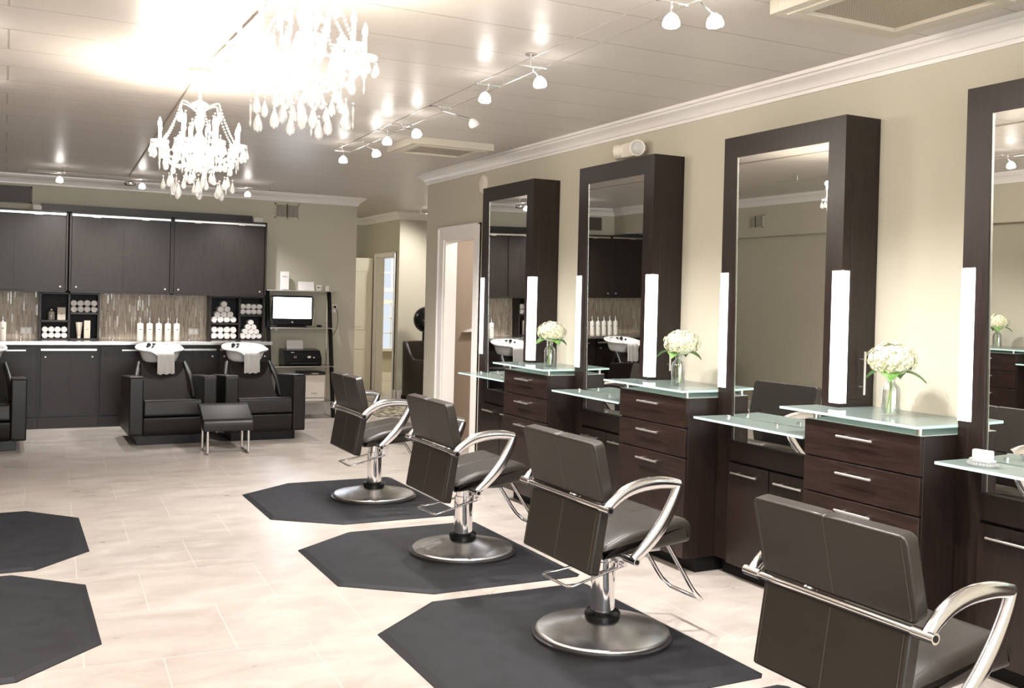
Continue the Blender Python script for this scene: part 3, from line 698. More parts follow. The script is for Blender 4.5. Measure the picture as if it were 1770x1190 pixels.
# base cabinets
def base_cab(label, x0, x1, kind):
    t = thing('base_cabinet', label, 'cabinet', ((x0+x1)/2, YB, 0), 0, 'dark base cabinets under the worktop'); h = (x1-x0)/2; yf = YK-YB
    box('cabinet_body', WOODG, -h, h, yf+.02, -.003, 0, .934, t, .001)
    box('plinth', WOODG, -h+.001, h-.001, yf+.004, yf+.0195, 0, .125, t, .001)
    if kind == 'slide':
        box('door_track', COUNTER, -h+.02, h-.02, yf-.004, yf+.0195, .868, .892, t, .002)
        for k, (a, b, dy) in enumerate(((-h+.022, .008, .0), (-.008, h-.022, .008))):
            d = box('sliding_door', WOODG, a, b, yf+dy, yf+.010+dy, .135, .862, t, .001); knob(d, a+.045 if k == 0 else b-.045, yf+dy, .80)
    else:
        d = box('door', WOODG, -h+.018, h-.018, yf, yf+.018, .135, .915, t, .002)
        hn = MB(); hn.box(-.10, .10, yf-.022, yf-.014, .868, .882); hn.box(-.09, -.08, yf-.015, yf, .870, .880); hn.box(.08, .09, yf-.015, yf, .870, .880); hn.build('handle', NICKEL, d)
    return t
for a, b, k, l in ((-1.84, -1.0, 'door', 'base cabinet at the far left, seen only in a mirror'), (-1.0, -.10, 'slide', 'base cabinet directly behind the leftmost visible sink chair'),
                   (-.10, .355, 'door', 'narrow dark base cabinet at the left edge with a bar handle'), (.355, .97, 'slide', 'dark base cabinet in full view between the sink chairs, with two round knobs'), (.97, 1.66, 'door', 'dark base cabinet left of the middle sink bowl, with a short bar handle'),
                   (1.66, 2.29, 'slide', 'dark base cabinet between the two right sink bowls'), (2.29, 2.91, 'slide', 'dark base cabinet at the right end of the worktop')):
    base_cab(l, a, b, k)
o = box('worktop', COUNTER, -1.84, 2.925, 12.09, YB-.003, .936, .976, bevel=.003); tag(o, 'long stainless steel worktop along the back wall', 'worktop')
sn = MB()
for x in (.28, 1.15, 2.05, -.9): sn.prism(rrect(x-.16, x+.16, 12.17, 12.42, .05), .9762, .981); 
o = sn; 
for i, x in enumerate((.18, 1.15, 2.02)):
    m = MB(); m.sweep(smoothpts([(x, 12.56, .977), (x, 12.56, 1.0), (x, 12.50, 1.012), (x, 12.44, 1.008)], 4), .007, 8); m.lathe([(.02, 0), (.02, .006)], (x, 12.56, .9765), 14)
    tag(m.build('faucet', CHROME), ['low chrome faucet on the worktop near the left edge', 'low chrome faucet on the worktop left of the white bottles', 'low chrome faucet on the worktop left of the rolled towels'][i], 'faucet', 'low faucets on the worktop')
sn.bm.free()
for i, (a, b) in enumerate(((-1.84, .366), (.985, 2.255))):
    struct(box('backsplash', TILEM, a, b, 12.655, YB, .977, 1.519)).name = 'trim_%d' % (7+i)
# cubbies
def cubby(label, x0, xm, x1, sl, sr, frame_left=False):
    t = thing('wall_cubby', label, 'shelf unit', ((x0+x1)/2, YB, 0), 0, 'open cubby shelves over the worktop'); cx = (x0+x1)/2; yf = 12.46-YB; T = .011
    m = MB(); a, b, c = x0-cx, xm-cx, x1-cx
    for x in (a, c): m.box(x-T, x+T, yf, -.02, .978, 1.518)
    m.box(b-T, b+T, yf, -.02, .978, 1.518); m.box(a, c, yf, -.02, .978, .992); m.box(a, c, yf, -.02, 1.500, 1.518)
    m.box(a, b, yf, -.02, sl-T, sl+T); m.box(b, c, yf, -.02, sr-T, sr+T)
    m.build('shelf_frame', WOODG, t, bevel=.001)
    box('back_panel', INSIDE, a, c, -.02, -.003, .98, 1.515, t)
    return t
cubby('left dark cubby shelf holding rolled towels and hair products', .372, .672, .985, 1.19, 1.282)
cubby('right dark cubby shelf packed with rolled towels, two of them in pyramids', 2.25, 2.60, 2.895, 1.180, 1.285)
# rolled towels
def towel_proto():
    r = .038; L = .17; secs = []; pts = []
    b = MB()
    sp = [];
    for i in range(56):                       # spiral end, extruded
        a = i*.36; rr = r*(.22+.78*i/55); sp.append((rr*math.cos(a), rr*math.sin(a)))
    b.lathe([(0, 0), (r*.9, 0), (r, .006), (r, L-.01), (r*.92, L), (0, L)], n=20, M=Matrix.Rotation(-PI/2, 4, 'X'))
    b.sweep([(x*.98, -.001, z*.98) for x, z in sp], .0030, 5)
    b.sweep([(r*math.cos(.5)*1.0, y, r*math.sin(.5)*1.0) for y in (.002, L*.5, L-.004)], .004, 6)
    return b.mesh('rolled_towel', 50)
TM = towel_proto(); TM.materials.append(TOWEL)
def towel(x, z, lab, grp, s=1.0, y=12.475):
    o = bpy.data.objects.new('rolled_towel', TM); C.objects.link(o); o.location = (x, y+rnd.uniform(-.004, .008), z)
    o.rotation_euler = (0, rnd.uniform(0, 6.28), 0); o.scale = (s, 1, s*rnd.uniform(.97, 1))
    tag(o, lab, 'towel', grp)
ordn = ['leftmost', 'second from left', 'third from left', 'rightmost']
def rows(x0, dx, z0, where, grp, s=.93):
    r = .038*s
    for row in range(2):
        for k in range(4): towel(x0+k*dx, z0+r+.001+row*r*2.0, 'rolled white towel %s in %s row, %s' % (ordn[k], ['lower', 'upper'][row], where), grp, s)
def pyramid(x0, dx, z0, where, grp, s=.93):
    r = .038*s
    rn = ['bottom', 'second', 'third', 'top']
    for row in range(4):
        for k in range(4-row):
            pos = ordn[k] if 4-row == 4 else (['left', 'middle', 'right'][k] if row == 1 else (['left', 'right'][k] if row == 2 else 'single'))
            towel(x0+(k+row*.5)*dx, z0+r+.001+row*r*1.72, 'white towel %s in %s pyramid layer, %s' % (pos, rn[row], where), grp, s)
rows(.424, .0665, .992, 'lower left of the left cubby', 'towels in the left cubby, bottom left', .87)
rows(.722, .072, 1.293, 'upper right of the left cubby', 'towels in the left cubby, top right', .93)
pyramid(2.300, .0765, 1.191, 'upper left of the right cubby', 'towel pyramid, upper', .98)
rows(2.302, .0765, .992, 'lower left of the right cubby', 'towels in the right cubby, bottom left', .98)
rows(2.645, .0675, 1.296, 'upper right of the right cubby', 'towels in the right cubby, top right', .88)
pyramid(2.648, .0675, .992, 'lower right of the right cubby', 'towel pyramid, lower', .88)
# bottles
def bottle(label, x, grp):
    t = thing('pump_bottle', label, 'bottle', (x, 12.43, .9765), 0, grp)
    MB().lathe([(0, 0), (.034, 0), (.036, .004), (.036, .188), (.031, .198), (.014, .203), (0, .2031)], n=24).build('bottle_body', BOTTLE, t)
    m = MB(); m.lathe([(.014, .203), (.014, .222), (.008, .226), (.005, .228), (.005, .262), (.007, .264), (.007, .272), (0, .2722)], n=14); m.sweep([(0, 0, .268), (0, -.03, .266), (0, -.034, .260)], .0032, 6); m.build('pump', CHROME, t)
    m = MB(); m.box(-.013, .013, -.0368, -.0355, .126, .134); m.build('label_mark', PRINT, t)
for i, x in enumerate((1.441, 1.546, 1.650, 1.753, 1.855)):
    bottle('off-white pump bottle, %s of the five behind the middle sink' % (['leftmost', 'second from left', 'middle one', 'fourth from left', 'rightmost'][i]), x, 'row of five pump bottles')
for i in range(7): bottle('off-white pump bottle in the left row, %s' % (['visible at the left edge of the photo', 'second from its right end', 'third from its right end', 'fourth from its right end', 'fifth from its right end', 'sixth from its right end', 'at its far left end'][i]), -.003-.102*i, 'left row of pump bottles')
t = thing('perfume_bottle', 'small clear bottle with a chrome top in the left cubby', 'bottle', (.488, 12.50, 1.2015))
MB().lathe([(0, 0), (.036, 0), (.038, .006), (.038, .085), (.028, .105), (.012, .112), (0, .113)], n=20).build('bottle_body', clear('amber_clear', (.75, .70, .62), .2, .05, body=.35, bcol=(.5, .45, .38)), t)
MB().lathe([(.014, .112), (.02, .116), (.02, .125), (.008, .14), (0, .1405)], n=14).build('stopper', CHROME, t)
def carton(label, x, y, z, w, d, h, cat='carton'):
    t = thing('product_carton', label, cat, (x, y, z)); box('carton_body', BEIGE, -w/2, w/2, -d/2, d/2, 0, h, t, .001); box('label_mark', PRINT, -.012, .012, -d/2-.0008, -d/2, h*.5, h*.5+.006, t)
carton('squat beige carton beside the small bottle in the left cubby', .594, 12.52, 1.2015, .085, .05, .145)
carton('tall slim beige carton in the lower right of the left cubby', .868, 12.51, .993, .066, .05, .205)
t = thing('cream_tube', 'silver beige squeeze tube standing on its cap in the left cubby', 'tube', (.782, 12.51, .993))
q = MB(); secs = []
for z, a, b in ((.026, .022, .022), (.06, .026, .021), (.12, .032, .013), (.185, .038, .0025)): secs.append([(a*math.cos(2*PI*i/20), b*math.sin(2*PI*i/20), z) for i in range(20)])
q.loft(secs).build('tube_body', mat('pearly_tube', (.45, .38, .32), .25, .3), t, smooth=60)
MB().lathe([(0, 0), (.019, 0), (.021, .026), (0, .0262)], n=18).build('cap', PLASTG, t)
# outlets
def outlet(label, x, y, z, w=.12, h=.075, nrm='y'):
    t = thing('wall_outlet', label, 'power outlet', (x, y, z)); box('cover_plate', PLASTG, -w/2, w/2, -.006, 0, -h/2, h/2, t, .002)
    m = MB()
    if w > h:
        for dx in (-.028, .028): m.box(dx-.016, dx+.016, -.0075, -.006, -.022, .022)
    else:
        for dz in (-.026, .026): m.box(-.014, .014, -.0075, -.006, dz-.017, dz+.017)
    m.build('socket', PAPER, t); return t
outlet('white double outlet on the mosaic at the left edge', .235, 12.655, 1.075); outlet('white double outlet on the mosaic right of the five bottles', 2.085, 12.655, 1.075)
outlet('white wall outlet with a cord, right of the computer stand', 3.872, YB, 1.39, .075, .115)
m = MB(); m.sweep(smoothpts([(3.872, YB-.012, 1.41), (3.90, YB-.03, 1.36), (3.915, YB-.03, 1.22), (3.88, YB-.03, 1.08), (3.80, YB-.03, 1.0)], 6), .003, 6); m.box(3.86, 3.884, YB-.03, YB-.008, 1.398, 1.425)
tag(m.build('power_cord', BLACK), 'thin dark power cord drooping from the wall outlet', 'cord')
# vents on the back wall
def vent(label, x0, x1, z0, z1, m, n, vertical, y=YB):
    t = thing('wall_vent', label, 'vent', ((x0+x1)/2, y, (z0+z1)/2)); w, h = (x1-x0)/2, (z1-z0)/2
    f = MB(); f.box(-w, w, -.012, -.001, h-.018, h); f.box(-w, w, -.012, -.001, -h, -h+.018); f.box(-w, -w+.018, -.012, -.001, -h, h); f.box(w-.018, w, -.012, -.001, -h, h); f.build('vent_frame', m, t, bevel=.001)
    box('vent_back', DARKV, -w+.01, w-.01, -.003, -.0005, -h+.01, h-.01, t)
    s = MB()
    for k in range(n):
        if vertical:
            if abs(k-(n-1)/2) < .6: s.box(-.006, .006, -.013, -.002, -h, h)
            x = -w+.02+(2*w-.04)*(k+.5)/n; s.box(x-.003, x+.003, -.011, -.002, -h+.01, h-.01)
        else:
            z = -h+.02+(2*h-.04)*(k+.5)/n; s.box(-w+.01, w-.01, -.011, -.002, z-.003, z+.005)
    s.build('louver', m, t); return t
vent('beige metal vent high on the back wall, right of the cabinets', 3.059, 3.378, 2.535, 2.725, GRILLE, 20, True)
vent('large dark brown slatted vent above the cabinets at the left edge', -.52, .272, 2.53, 2.725, BROWNV, 14, False)
t = vent('square white return vent on the left soffit, seen in the third mirror', -.15, .15, 2.50, 2.68, GRILLE, 12, True, 0)
t.location = (-1.70, 10.09, 2.55); t.rotation_euler = (0, 0, PI/2)

# ================================================================== BACKWASH UNITS
def backwash(label, xc, tilt=0):
    t = thing('shampoo_chair', label, 'shampoo chair', (xc, 10.50, 0), 0, 'leather shampoo chairs with white bowls')
    hw = .424; aw = .134
    for s in (-1, 1):
        a, b = sorted((s*hw, s*(hw-aw)))
        pr = roundprof([(0, .10, .03), (0, .705, .045), (.80, .655, .03), (.86, .10, .03)], .03, 6)
        m = MB(); m.prism([(y, z) for y, z in pr], a, b, 'x'); m.build('armrest', LEATHB, t, bevel=.012, seg=3)
    box('plinth', BLACK, -.34, .34, .10, .80, 0, .11, t, .004)
    m = MB(); m.prism(roundprof([(.03, .092, .06), (.0, .285, .02), (.60, .285), (.60, .095)], .02, 5), -.288, .288, 'x'); m.build('front_panel', LEATHB, t, bevel=.008)
    m = MB(); m.prism(roundprof([(-.01, .295, .03), (.015, .462, .035), (.62, .405, .03), (.62, .29)], .03, 5), -.286, .286, 'x'); m.build('seat', LEATHB, t, bevel=.014, seg=3)
    # backrest shell, leaning back
    secs = []
    for u in (0, .1, .3, .5, .7, .85, .95, 1):
        z = .36+.42*u; y = .58+.33*u; hwid = .25-.03*u if u > .2 else .265; th = .07-.03*u
        row = []
        for k in range(17):
            v = -1+2*k/16; row.append((v*hwid, y-.03*(1-v*v)*0+.03*v*v*-1, z))
        for k in range(17):
            v = 1-2*k/16; row.append((v*hwid, y+th, z-.02))
        secs.append(row)
    MB().loft(secs).build('backrest', LEATHB, t, smooth=50)
    for s in (-1, 1): m = MB(); m.sweep(smoothpts([(s*.30, .56, .42), (s*.28, .72, .62), (s*.235, .90, .775)], 4), [.03]*9, 8); m.build('side_wing', LEATHB, t, smooth=60)
    # bowl
    B = Matrix.Translation((0, 1.10, .785)) @ Matrix.Rotation(math.radians(3), 4, 'X')
    n = 48; prof_o = [(.155, .0), (.175, .012), (.196, .06), (.210, .105), (.226, .118), (.250, .128), (.256, .140), (.250, .150), (.232, .152), (.215, .140), (.195, .112), (.160, .05), (.10, .022), (0, .018)]
    m = MB(); rings = []
    for r, z in prof_o:
        ring = []
        for i in range(n):
            a = 2*PI*i/n; ca, sa = math.cos(a), math.sin(a)
            p = .78; X = abs(ca)**p*math.copysign(1, ca)*r*1.0; Y = abs(sa)**p*math.copysign(1, sa)*r*1.08
            zz = z
            if z > .08: zz -= .075*math.exp(-(X/.085)**2)*max(0, min(1, (-Y-.10)/.10))   # neck rest dip
            if z > .08: zz += .03*max(0, Y/.25)
            ring.append(m.bm.verts.new(B @ Vector((X, Y, zz))))
        rings.append(ring) if r > 1e-4 else rings.append([m.bm.verts.new(B @ Vector((0, 0, z)))])
    for q1, q2 in zip(rings, rings[1:]):
        for i in range(n):
            j = (i+1) % n
            if len(q2) == 1: m.bm.faces.new((q1[i], q2[0], q1[j]))
            else: m.bm.faces.new((q1[i], q2[i], q2[j], q1[j]))
    m.bm.faces.new(rings[0])
    bo = m.build('bowl', CERAM, t, smooth=60)
    m = MB(); m.lathe([(0, 0), (.020, 0), (.020, .012), (.012, .016), (0, .0161)], (-.035, 1.31, .955), 14, ); m.sweep([(-.06, 1.25, .925), (-.05, 1.22, .945)], .009, 8); m.sphere((-.09, 1.295, .955), .024, 2); m.sphere((-.115, 1.22, .938), .015, 2)
    m.build('tap', BLACK, bo)
    m = MB(); m.sweep(smoothpts([(.10, 1.30, .94), (.10, 1.28, .965), (.09, 1.22, .965)], 4), .008, 8); m.build('sprayer', CHROME, bo)
    m = MB()
    for s in (-1, 1): m.sweep([(s*.10, 1.12, .80), (s*.16, 1.2, .40), (s*.16, 1.2, .10)], .014, 8)
    m.prism([(-.12, 1.02), (.12, 1.02), (.10, 1.18), (-.10, 1.18)], .70, .80); m.build('bowl_stand', BLACKM, t)
    return t
SX = [(1.553, 'middle shampoo chair with a towel on its white bowl, left of the footstool'), (2.487, 'right shampoo chair with a towel on its white bowl, beside the computer stand'),
      (-.21, 'shampoo chair cut off by the left edge of the photo'), (-1.14, 'shampoo chair left of the photo, seen only in a mirror')]
for x, l in SX: backwash('black-brown leather ' + l, x)
def draped(label, xc, w=.165, seed=1):
    R = random.Random(seed); m = MB(); nx = 18
    path = [(1.12, .822), (1.02, .815), (.94, .845), (.885, .875), (.855, .882), (.832, .862), (.826, .80), (.820, .73), (.822, .665), (.826, .640)]
    path = smoothpts([(0, 10.50+p[0], p[1]+.012) for p in path], 4); rows_ = []
    for j, p in enumerate(path):
        r = []
        for i in range(nx+1):
            u = i/nx-.5; ww = w*(1+.06*j/len(path)); r.append(m.bm.verts.new((xc+u*ww+.012*(j/len(path)), p.y-.006*math.sin(u*17+seed)*(j/len(path)) -.004, p.z+(.004*math.sin(u*9+seed*2) if j > len(path)-3 else 0))))
        rows_.append(r)
    for a, b in zip(rows_, rows_[1:]):
        for i in range(nx): m.bm.faces.new((a[i], a[i+1], b[i+1], b[i]))
    o = m.build('draped_towel', TOWEL, smooth=180); s = o.modifiers.new('thick', 'SOLIDIFY'); s.thickness = .014; s.offset = 0
    tag(o, label, 'towel', 'towels draped over the bowls')
draped('white towel hanging over the front of the middle sink bowl', 1.575, seed=1); draped('white towel hanging over the front of the right sink bowl', 2.505, seed=4)
draped('white towel over the bowl of the sink chair at the left edge', -.19, seed=6)
# footstool
t = thing('footstool', 'low dark leather footstool on two bent steel legs, in front of the sink chairs', 'footstool', (1.955, 9.75, 0), math.radians(-2))
pr = roundprof([(0, .222, .015), (0, .325, .05), (.33, .462, .08), (.46, .452, .03), (.46, .40, .02), (.30, .36, .05), (.06, .225, .02)], .02, 6)
MB().prism(pr, -.237, .237, 'x').build('seat', LEATHB, t, bevel=.012, seg=3)
for s in (-1, 1):
    m = MB(); m.sweep([(s*.192, .02, .25), (s*.192, .0, .02), (s*.192, .02, .008), (s*.192, .34, .008), (s*.192, .37, .02), (s*.192, .36, .39)], .012, 10); m.build('leg', NICKEL, t)
m = MB(); m.sweep([(-.192, .36, .20), (.192, .36, .20)], .008, 8); m.build('stretcher', NICKEL, t)

# ================================================================== COMPUTER STAND
t = thing('computer_stand', 'leaning dark stand with smoked glass shelves between the cabinets and the hall', 'shelf unit', (3.33, 12.25, 0))
for s, x in ((-1, -.365), (1, .435)):
    m = MB(); m.prism([(.0, .0), (.05, .0), (.355, 1.612), (.305, 1.612)], x-.022, x+.022, 'x'); fr_ = m.build('side_post', BLACKW, t, bevel=.003)
    m = MB(); m.box(x-.012, x+.012, .02, .41, 0, .02); m.sweep([(x, .395, .01), (x, .395, 1.60)], .008, 8); m.build('rear_rail', CHROME, fr_)
for z, y0, y1, xa, xb in ((1.604, .12, .42, -.42, .53), (1.135, .06, .40, -.385, .44), (.655, -.03, .40, -.385, .44), (.20, -.02, .40, -.385, .44)):
    s = box('glass_shelf', DARKGL, xa, xb, y0, y1, z, z+.010, t, .002)
    m = MB(); m.box(xa, xb, y0-.002, y0, z, z+.010)
    for x in (-.36, .42): m.sweep([(x, y0+.03, z-.012), (x, y0+.03, z)], .010, 8)
    m.build('shelf_trim', NICKEL, s)
t = thing('computer_monitor', 'lit computer monitor on the upper middle shelf of the stand', 'monitor', (3.245, 12.42, 1.1455))
box('bezel', BLACK, -.262, .262, -.02, .035, .022, .400, t, .012, 3)
box('screen', SCREEN, -.242, .242, -.0215, -.020, .112, .376, t)
m = MB(); m.prism(roundprof([(-.20, 0), (.20, 0), (.16, .022), (-.16, .022)], .006, 3), -.05, .07, 'y'); m.build('stand_foot', BLACK, t)
m = MB(); m.lathe([(0, 0), (.011, 0), (.011, .001), (0, .0012)], n=18, M=Matrix.Translation((.0, -.0205, .066)) @ Matrix.Rotation(PI/2, 4, 'X')); m.build('round_badge', NICKEL, t)
m = MB()
for s in (-1, 1): m.sweep(smoothpts([(s*.262, -.022, .38), (s*.280, -.024, .20), (s*.255, -.03, .015)], 5), .005, 6)
m.build('chrome_side_trim', CHROME, t)
o = MB().sphere((3.60, 12.42, 1.166), .038, 2, (1, 1.3, .45)).build('computer_mouse', BLACK); tag(o, 'black mouse beside the lit monitor', 'mouse')
t = thing('printer', 'black inkjet printer with paper in its rear tray, on the stand', 'printer', (3.36, 12.40, .6655))
m = MB(); m.prism(roundprof([(-.14, 0), (-.15, .10), (-.06, .19), (.16, .21), (.17, 0)], .02, 4), -.235, .235, 'x'); m.build('printer_body', BLACK, t, bevel=.006)
box('output_tray', BLACKM, -.17, .17, -.19, -.10, .03, .04, t, .003)
m = MB(); m.box(-.12, -.115, -.155, -.152, .10, .125); m.box(-.10, -.095, -.155, -.152, .10, .125); m.box(.05, .09, -.155, -.152, .10, .125); m.box(.12, .14, -.155, -.152, .10, .112); m.box(-.15, -.11, -.112, -.10, .165, .172); m.build('control_keys', PLASTG, t)
pz = MB(); pz.box(-.15, .06, 0, .003, 0, .12, Matrix.Translation((0, .10, .195)) @ Matrix.Rotation(math.radians(-14), 4, 'X')); pz.build('paper', PAPER, t)
t = thing('white_bin', 'white box-shaped bin with a dark lid on the lowest shelf of the stand', 'bin', (3.50, 12.42, .2105))
box('bin_body', PLASTW, -.15, .15, -.15, .15, 0, .34, t, .012, 3); box('lid', BLACKM, -.155, .155, -.155, .155, .341, .375, t, .008); box('base_slot', BLACKM, -.15, .15, -.1505, -.15, .045, .052, t); box('printed_word', GREYPRINT, -.03, .05, -.151, -.1502, .10, .112, t); box('handle', PLASTG, -.03, .06, -.1565, -.155, .352, .364, t)
# things on top of the stand
t = thing('white_carton', 'tall white carton with grey lettering on top of the computer stand', 'box', (3.17, 12.56, 1.6145)); box('carton_body', PAPER, -.055, .055, -.03, .03, .0, .235, t, .002); box('printed_word', GREYPRINT, -.03, .03, -.0308, -.03, .165, .176, t); box('base_strip', GREYPRINT, -.03, .05, -.0308, -.03, .0, .012, t)
for i, x in enumerate((3.40, 3.50)):
    m = MB(); m.prism([(-.03, 0), (-.026, 0), (0, .108), (.028, 0), (.032, 0), (.001, .114)], -.052, .052, 'x'); o = m.build('folded_card', PAPER); o.location = (x, 12.55, 1.6145)
    tag(o, ['white folded card on the computer stand, next to the tall carton', 'white folded card on the computer stand, the right-hand one of the pair'][i], 'card')
t = thing('small_block', 'small cream block with dark dots on top of the stand', 'ornament', (3.62, 12.56, 1.6145)); box('block_body', PLASTW, -.036, .036, -.02, .02, 0, .075, t, .004); m = MB(); m.box(-.02, .0, -.0215, -.02, .035, .052); m.box(.010, .022, -.0215, -.02, .038, .048); m.build('dark_dots', PRINT, t)
m = MB(); m.lathe([(0, 0), (.026, 0), (.026, .062), (.022, .066), (0, .0661)], n=20); o = m.build('pillar_candle', PLASTW); o.location = (3.735, 12.56, 1.6145); tag(o, 'short cream candle at the right end of the stand top', 'candle')

# ================================================================== HALL: dryer chair and rug
t = thing('dryer_chair', 'brown leather dryer chair with high curved sides, past the end of the right wall', 'armchair', (5.52, 13.42, 0), math.radians(20))
m = MB(); secs = []
pr = [(-.36, -.30), (-.30, .12), (-.22, .30), (0, .36), (.22, .30), (.30, .12), (.36, -.30)]
pts = smoothpts([(a, b, 0) for a, b in pr], 5); N = len(pts)
lo = []; hi = []; li = []; hii = []
for i, p in enumerate(pts):
    y = p.y; top = .68 if y < -.02 else .68+.24*min(1, (y+.02)/.24)
    inn = p*.86; inn.y = p.y*.84
    secs.append([(p.x, p.y, .14), (p.x*1.02, p.y*1.02, top-.02), (p.x*.97, p.y*.97, top), (inn.x, inn.y, top-.01), (inn.x, inn.y, .30), (inn.x, inn.y, .14)])
m.loft(secs).build('shell', LEATH, t, smooth=60)
box('seat', LEATH, -.28, .28, -.30, .24, .30, .46, t, .03, 3); box('plinth', BLACK, -.28, .28, -.26, .26, 0, .14, t, .01)
t2 = thing('hood_dryer', 'glossy black hood hair dryer standing behind the brown dryer chair', 'hair dryer', (5.66, 13.86, 0), math.radians(-20))
m = MB(); m.lathe([(0, .16), (.10, .15), (.17, .11), (.195, .04), (.195, 0), (.185, -.012), (.170, 0), (.165, .035), (.14, .09), (.08, .125), (0, .13)], n=40, caps=False, M=Matrix.Translation((0, -.06, 1.23)) @ Matrix.Rotation(math.radians(80), 4, 'X'))
m.build('hood', BLACK, t2, smooth=50)
m = MB(); m.box(-.05, .05, .09, .17, .85, 1.16); m.build('arm', BLACK, t2, .01); m = MB(); m.sweep([(0, .14, .02), (0, .14, .9)], .022, 12); m.lathe([(0, 0), (.14, 0), (.14, .02), (0, .03)], (0, .14, 0), 28); m.build('stand', CHROME, t2)
m = MB()
for a, b in ((0, 0), (.03, .02), (-.01, .04), (.015, -.03)): m.sphere((a, .0, 1.22+b), .009, 1)
m.build('vent_knobs', CHROME, t2)
o = MB().prism([(4.35, 12.2), (5.08, 12.2), (5.08, 14.0), (4.35, 14.0)], .001, .012).build('area_rug', FRINGE); o.rotation_euler = (0, 0, 0); tag(o, 'patterned cream and dark rug on the hall floor', 'rug')

# ================================================================== CEILING FIXTURES
def ac_unit(label, x0, x1, y0, y1, g):
    t = thing('ceiling_vent', label, 'vent', ((x0+x1)/2, (y0+y1)/2, ZC), 0, 'large ceiling air vents'); w, h = (x1-x0)/2, (y1-y0)/2
    def ring(a0, a1, b0, b1, z0, z1, ww, m):
        m.box(a0, a1, b0, b0+ww, z0, z1); m.box(a0, a1, b1-ww, b1, z0, z1); m.box(a0, a0+ww, b0+ww, b1-ww, z0, z1); m.box(a1-ww, a1, b0+ww, b1-ww, z0, z1)
    m = MB(); ring(-w, w, -h, h, -.06, -.0005, .05, m); ring(-w+.05, w-.05, -h+.05, h-.05, -.066, -.02, .055, m); m.build('vent_frame', GRILLE, t, bevel=.002)
    gw, gh = w-.10, h-.10
    gm = bpy.data.materials.get('perforated_grille')
    if not gm:
        gm = mat('perforated_grille', (.2, .17, .13), .5); vt = nd(gm, 'ShaderNodeTexVoronoi', feature='F1'); vt.inputs['Scale'].default_value = 75; vt.inputs['Randomness'].default_value = 0
        tc = nd(gm, 'ShaderNodeTexCoord'); cr = nd(gm, 'ShaderNodeValToRGB'); cr.color_ramp.elements[0].position = .30; cr.color_ramp.elements[1].position = .36
        cr.color_ramp.elements[0].color = (.07, .055, .04, 1); cr.color_ramp.elements[1].color = (.36, .31, .24, 1)
        gm.node_tree.links.new(tc.outputs['Object'], vt.inputs['Vector']); gm.node_tree.links.new(vt.outputs['Distance'], cr.inputs[0]); gm.node_tree.links.new(cr.outputs[0], gm.node_tree.nodes['Principled BSDF'].inputs['Base Color'])
    box('perforated_panel', gm, -gw, gw, -gh, gh, -.05, -.035, t)
ac_unit('large beige framed air vent on the ceiling at the upper right corner', 2.87, 3.60, 2.56, 3.27, 0)
ac_unit('large beige framed air vent on the ceiling near the end of the right wall', 2.90, 3.62, 7.46, 8.08, 0)

def spot_head(t, x, y, zr, lit=True, aim=(0, 0), tiltv=(0, 0), energy=None, ry=.075, ang=112):
    """one lamp hanging from a short bar between the two rails"""
    m = MB(); m.sweep([(x-ry, y, zr), (x+ry, y, zr)], .003, 6); m.sweep([(x-ry-.004, y, zr), (x-ry+.012, y, zr)], .006, 6); m.sweep([(x+ry-.012, y, zr), (x+ry+.004, y, zr)], .006, 6)
    m.sphere((x, y, zr+.002), .008, 2); tx, ty = tiltv
    m.sweep([(x, y, zr), (x, y, zr-.022), (x+tx*.4, y+ty*.4, zr-.048)], .005, 8); a = m.build('lamp_arm', CHROME, t)
    d = Vector((tx, ty, -1)).normalized(); q = d.to_track_quat('Z', 'Y').to_matrix().to_4x4()
    M = Matrix.Translation((x+tx*.4*.048/.048*1, y+ty*.4, zr-.045)) @ q
    m = MB(); m.lathe([(.009, 0), (.014, .004), (.027, .016), (.034, .032), (.036, .050), (.028, .058), (0, .062)], n=20, M=M); m.build('lamp_glass', SPOTGL if lit else SPOTOFF, t, smooth=60)
    if lit:
        p = M @ Vector((0, 0, .075)); tgt = Vector((x+aim[0], y+aim[1], 0))
        light('SPOT', 'halogen_light', p, energy or E_SPOT, HALO, .025, target=tgt, angle=ang, blend=.75)
def track(label, ax, ay, bx, by, zr, posts, heads, sep=.075):
    t = thing('track_light', label, 'track lighting', (0, 0, 0), 0, 'wire track lights on the ceiling')
    d = Vector((bx-ax, by-ay, 0)).normalized(); nrm = Vector((d.y, -d.x, 0))
    m = MB()
    for s in (-1, 1): m.sweep([Vector((ax, ay, zr))+nrm*s*sep, Vector((bx, by, zr))+nrm*s*sep], .0028, 6)
    m.build('rail', NICKEL, t)
    for u in posts:
        c = Vector((ax, ay, zr))+d*u; m = MB(); m.sweep([c, (c.x, c.y, ZC-.002)], .004, 8); m.lathe([(.0, 0), (.028, 0), (.026, .008), (0, .0082)], (c.x, c.y, ZC-.009), 18); m.sweep([c-nrm*sep, c+nrm*sep], .0055, 8); m.build('ceiling_post', NICKEL, t)
    return t
XR = lambda y: 2.425+.029*(y-4)
t = track('double wire track light running above the right-hand chairs', XR(-2.4), -2.4, XR(8.24), 8.24, 2.795, (), ())
for y in (4.62, 8.22, 1.0):
    m = MB(); x = XR(y); m.sweep([(x, y, 2.795), (x, y, ZC-.002)], .0045, 8); m.lathe([(0, 0), (.03, 0), (.028, .008), (0, .0082)], (x, y, ZC-.009), 18); m.sweep([(x-.078, y, 2.795), (x+.078, y, 2.795)], .0055, 8); m.build('ceiling_post', NICKEL, t)
